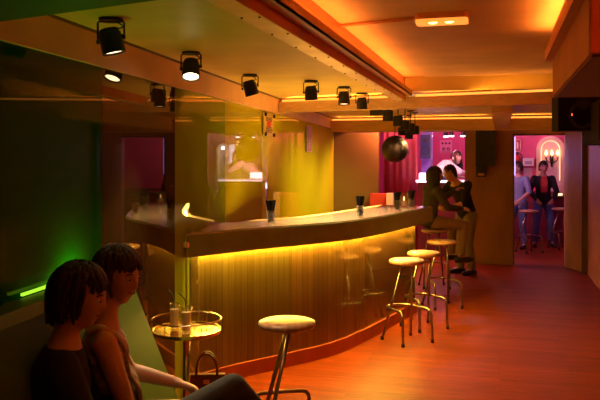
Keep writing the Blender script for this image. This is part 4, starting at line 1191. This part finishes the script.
# ------------------------------------------------------------------ lamps
def area(name, loc, size, energy, col, rot, sy=None):
    l = bpy.data.lights.new(name, 'AREA'); l.energy = energy; l.color = col; l.size = size
    if sy: l.shape = 'RECTANGLE'; l.size_y = sy
    o = bpy.data.objects.new(name, l); COL.objects.link(o); o.location = loc; o.rotation_euler = rot; return o
def point(name, loc, energy, col, r=.08):
    l = bpy.data.lights.new(name, 'POINT'); l.energy = energy; l.color = col; l.shadow_soft_size = r
    o = bpy.data.objects.new(name, l); COL.objects.link(o); o.location = loc; return o
point('pink_corner_lamp', (-1.0, 15.6, 2.38), 22, (1, .22, .50))
point('pink_corner_lamp', (-1.75, 13.1, 2.42), 110, (1, .26, .36))
point('booth_lamp', (-.75, 13.1, 2.3), 34, (1, .62, .72))
point('niche_lamp', (.0, 16.55, 1.95), 2.2, (.85, .75, 1), .03)
point('violet_lamp', (-1.35, 13.9, 1.2), 5, (.45, .25, 1))
point('back_room_lamp', (.9, 16.2, 2.40), 6, (1, .40, .50))
point('back_room_blue_lamp', (.02, 13.9, 1.7), 11, (.20, .22, 1))
point('back_room_violet_lamp', (1.6, 14.6, 2.3), 4, (.5, .2, 1))
area('ceiling_fill_light', (-1.675, 6.905, 1.18), .025, 20, (1, .50, .12), (PI, 0, -.28), 2.4)  # added unseen lamp, lifts the brightness of the bar ceiling
# lamps lying in the coves
area('cove_lamp', (-.893, 3.9, 2.414), .03, 13, (1, .32, .045), (PI, 0, 0), 7.0)
area('cove_lamp', (.308, 2.6, 2.412), .03, 20, (1, .28, .04), (PI, 0, 0), 4.6)
area('cross_beam_lamp', (-1.70, 7.86, 2.389), 1.2, 3, (1, .40, .07), (PI, 0, -.22), .02)
area('cross_beam_lamp', (-.14, 7.515, 2.389), 1.3, 1.0, (1, .40, .07), (PI, 0, -.22), .02)
area('cross_beam_lamp', (-1.4, 12.083, 2.38), 2.4, 4, (1, .40, .07), (PI, 0, 0), .02)
area('cross_beam_lamp', (.67, 12.083, 2.38), 1.0, 2, (1, .40, .07), (PI, 0, 0), .02)
g0 = wall_at(66) + WN * .035
area('green_corner_lamp', (g0.x, g0.y, 1.14), .02, 2.0, (.22, 1, .04), (PI, .25, WANG - PI/2), .25)
point('red_lamp', (-.2, .9, 2.45), 1.8, (1, .20, .04))

w = bpy.data.worlds.new('dim_room'); scene.world = w; w.use_nodes = True
w.node_tree.nodes['Background'].inputs['Color'].default_value = (.9, .45, .18, 1)
w.node_tree.nodes['Background'].inputs['Strength'].default_value = .004

cam = bpy.data.cameras.new('camera'); co = bpy.data.objects.new('camera', cam); COL.objects.link(co)
co.location = (0, 0, H); co.rotation_euler = (PI/2, 0, YAW)
cam.sensor_width = 36; cam.lens = FOC / 600 * 36; cam.shift_y = -(200 - HOR) / 600; cam.clip_start = .05
scene.camera = co
scene.view_settings.view_transform = 'Standard'; scene.view_settings.look = 'None'
scene.view_settings.exposure = 0.25; scene.view_settings.gamma = 1.0; scene.view_settings.use_curve_mapping = False
scene.cycles.max_bounces = 10; scene.cycles.use_denoising = True; scene.cycles.sample_clamp_indirect = 4
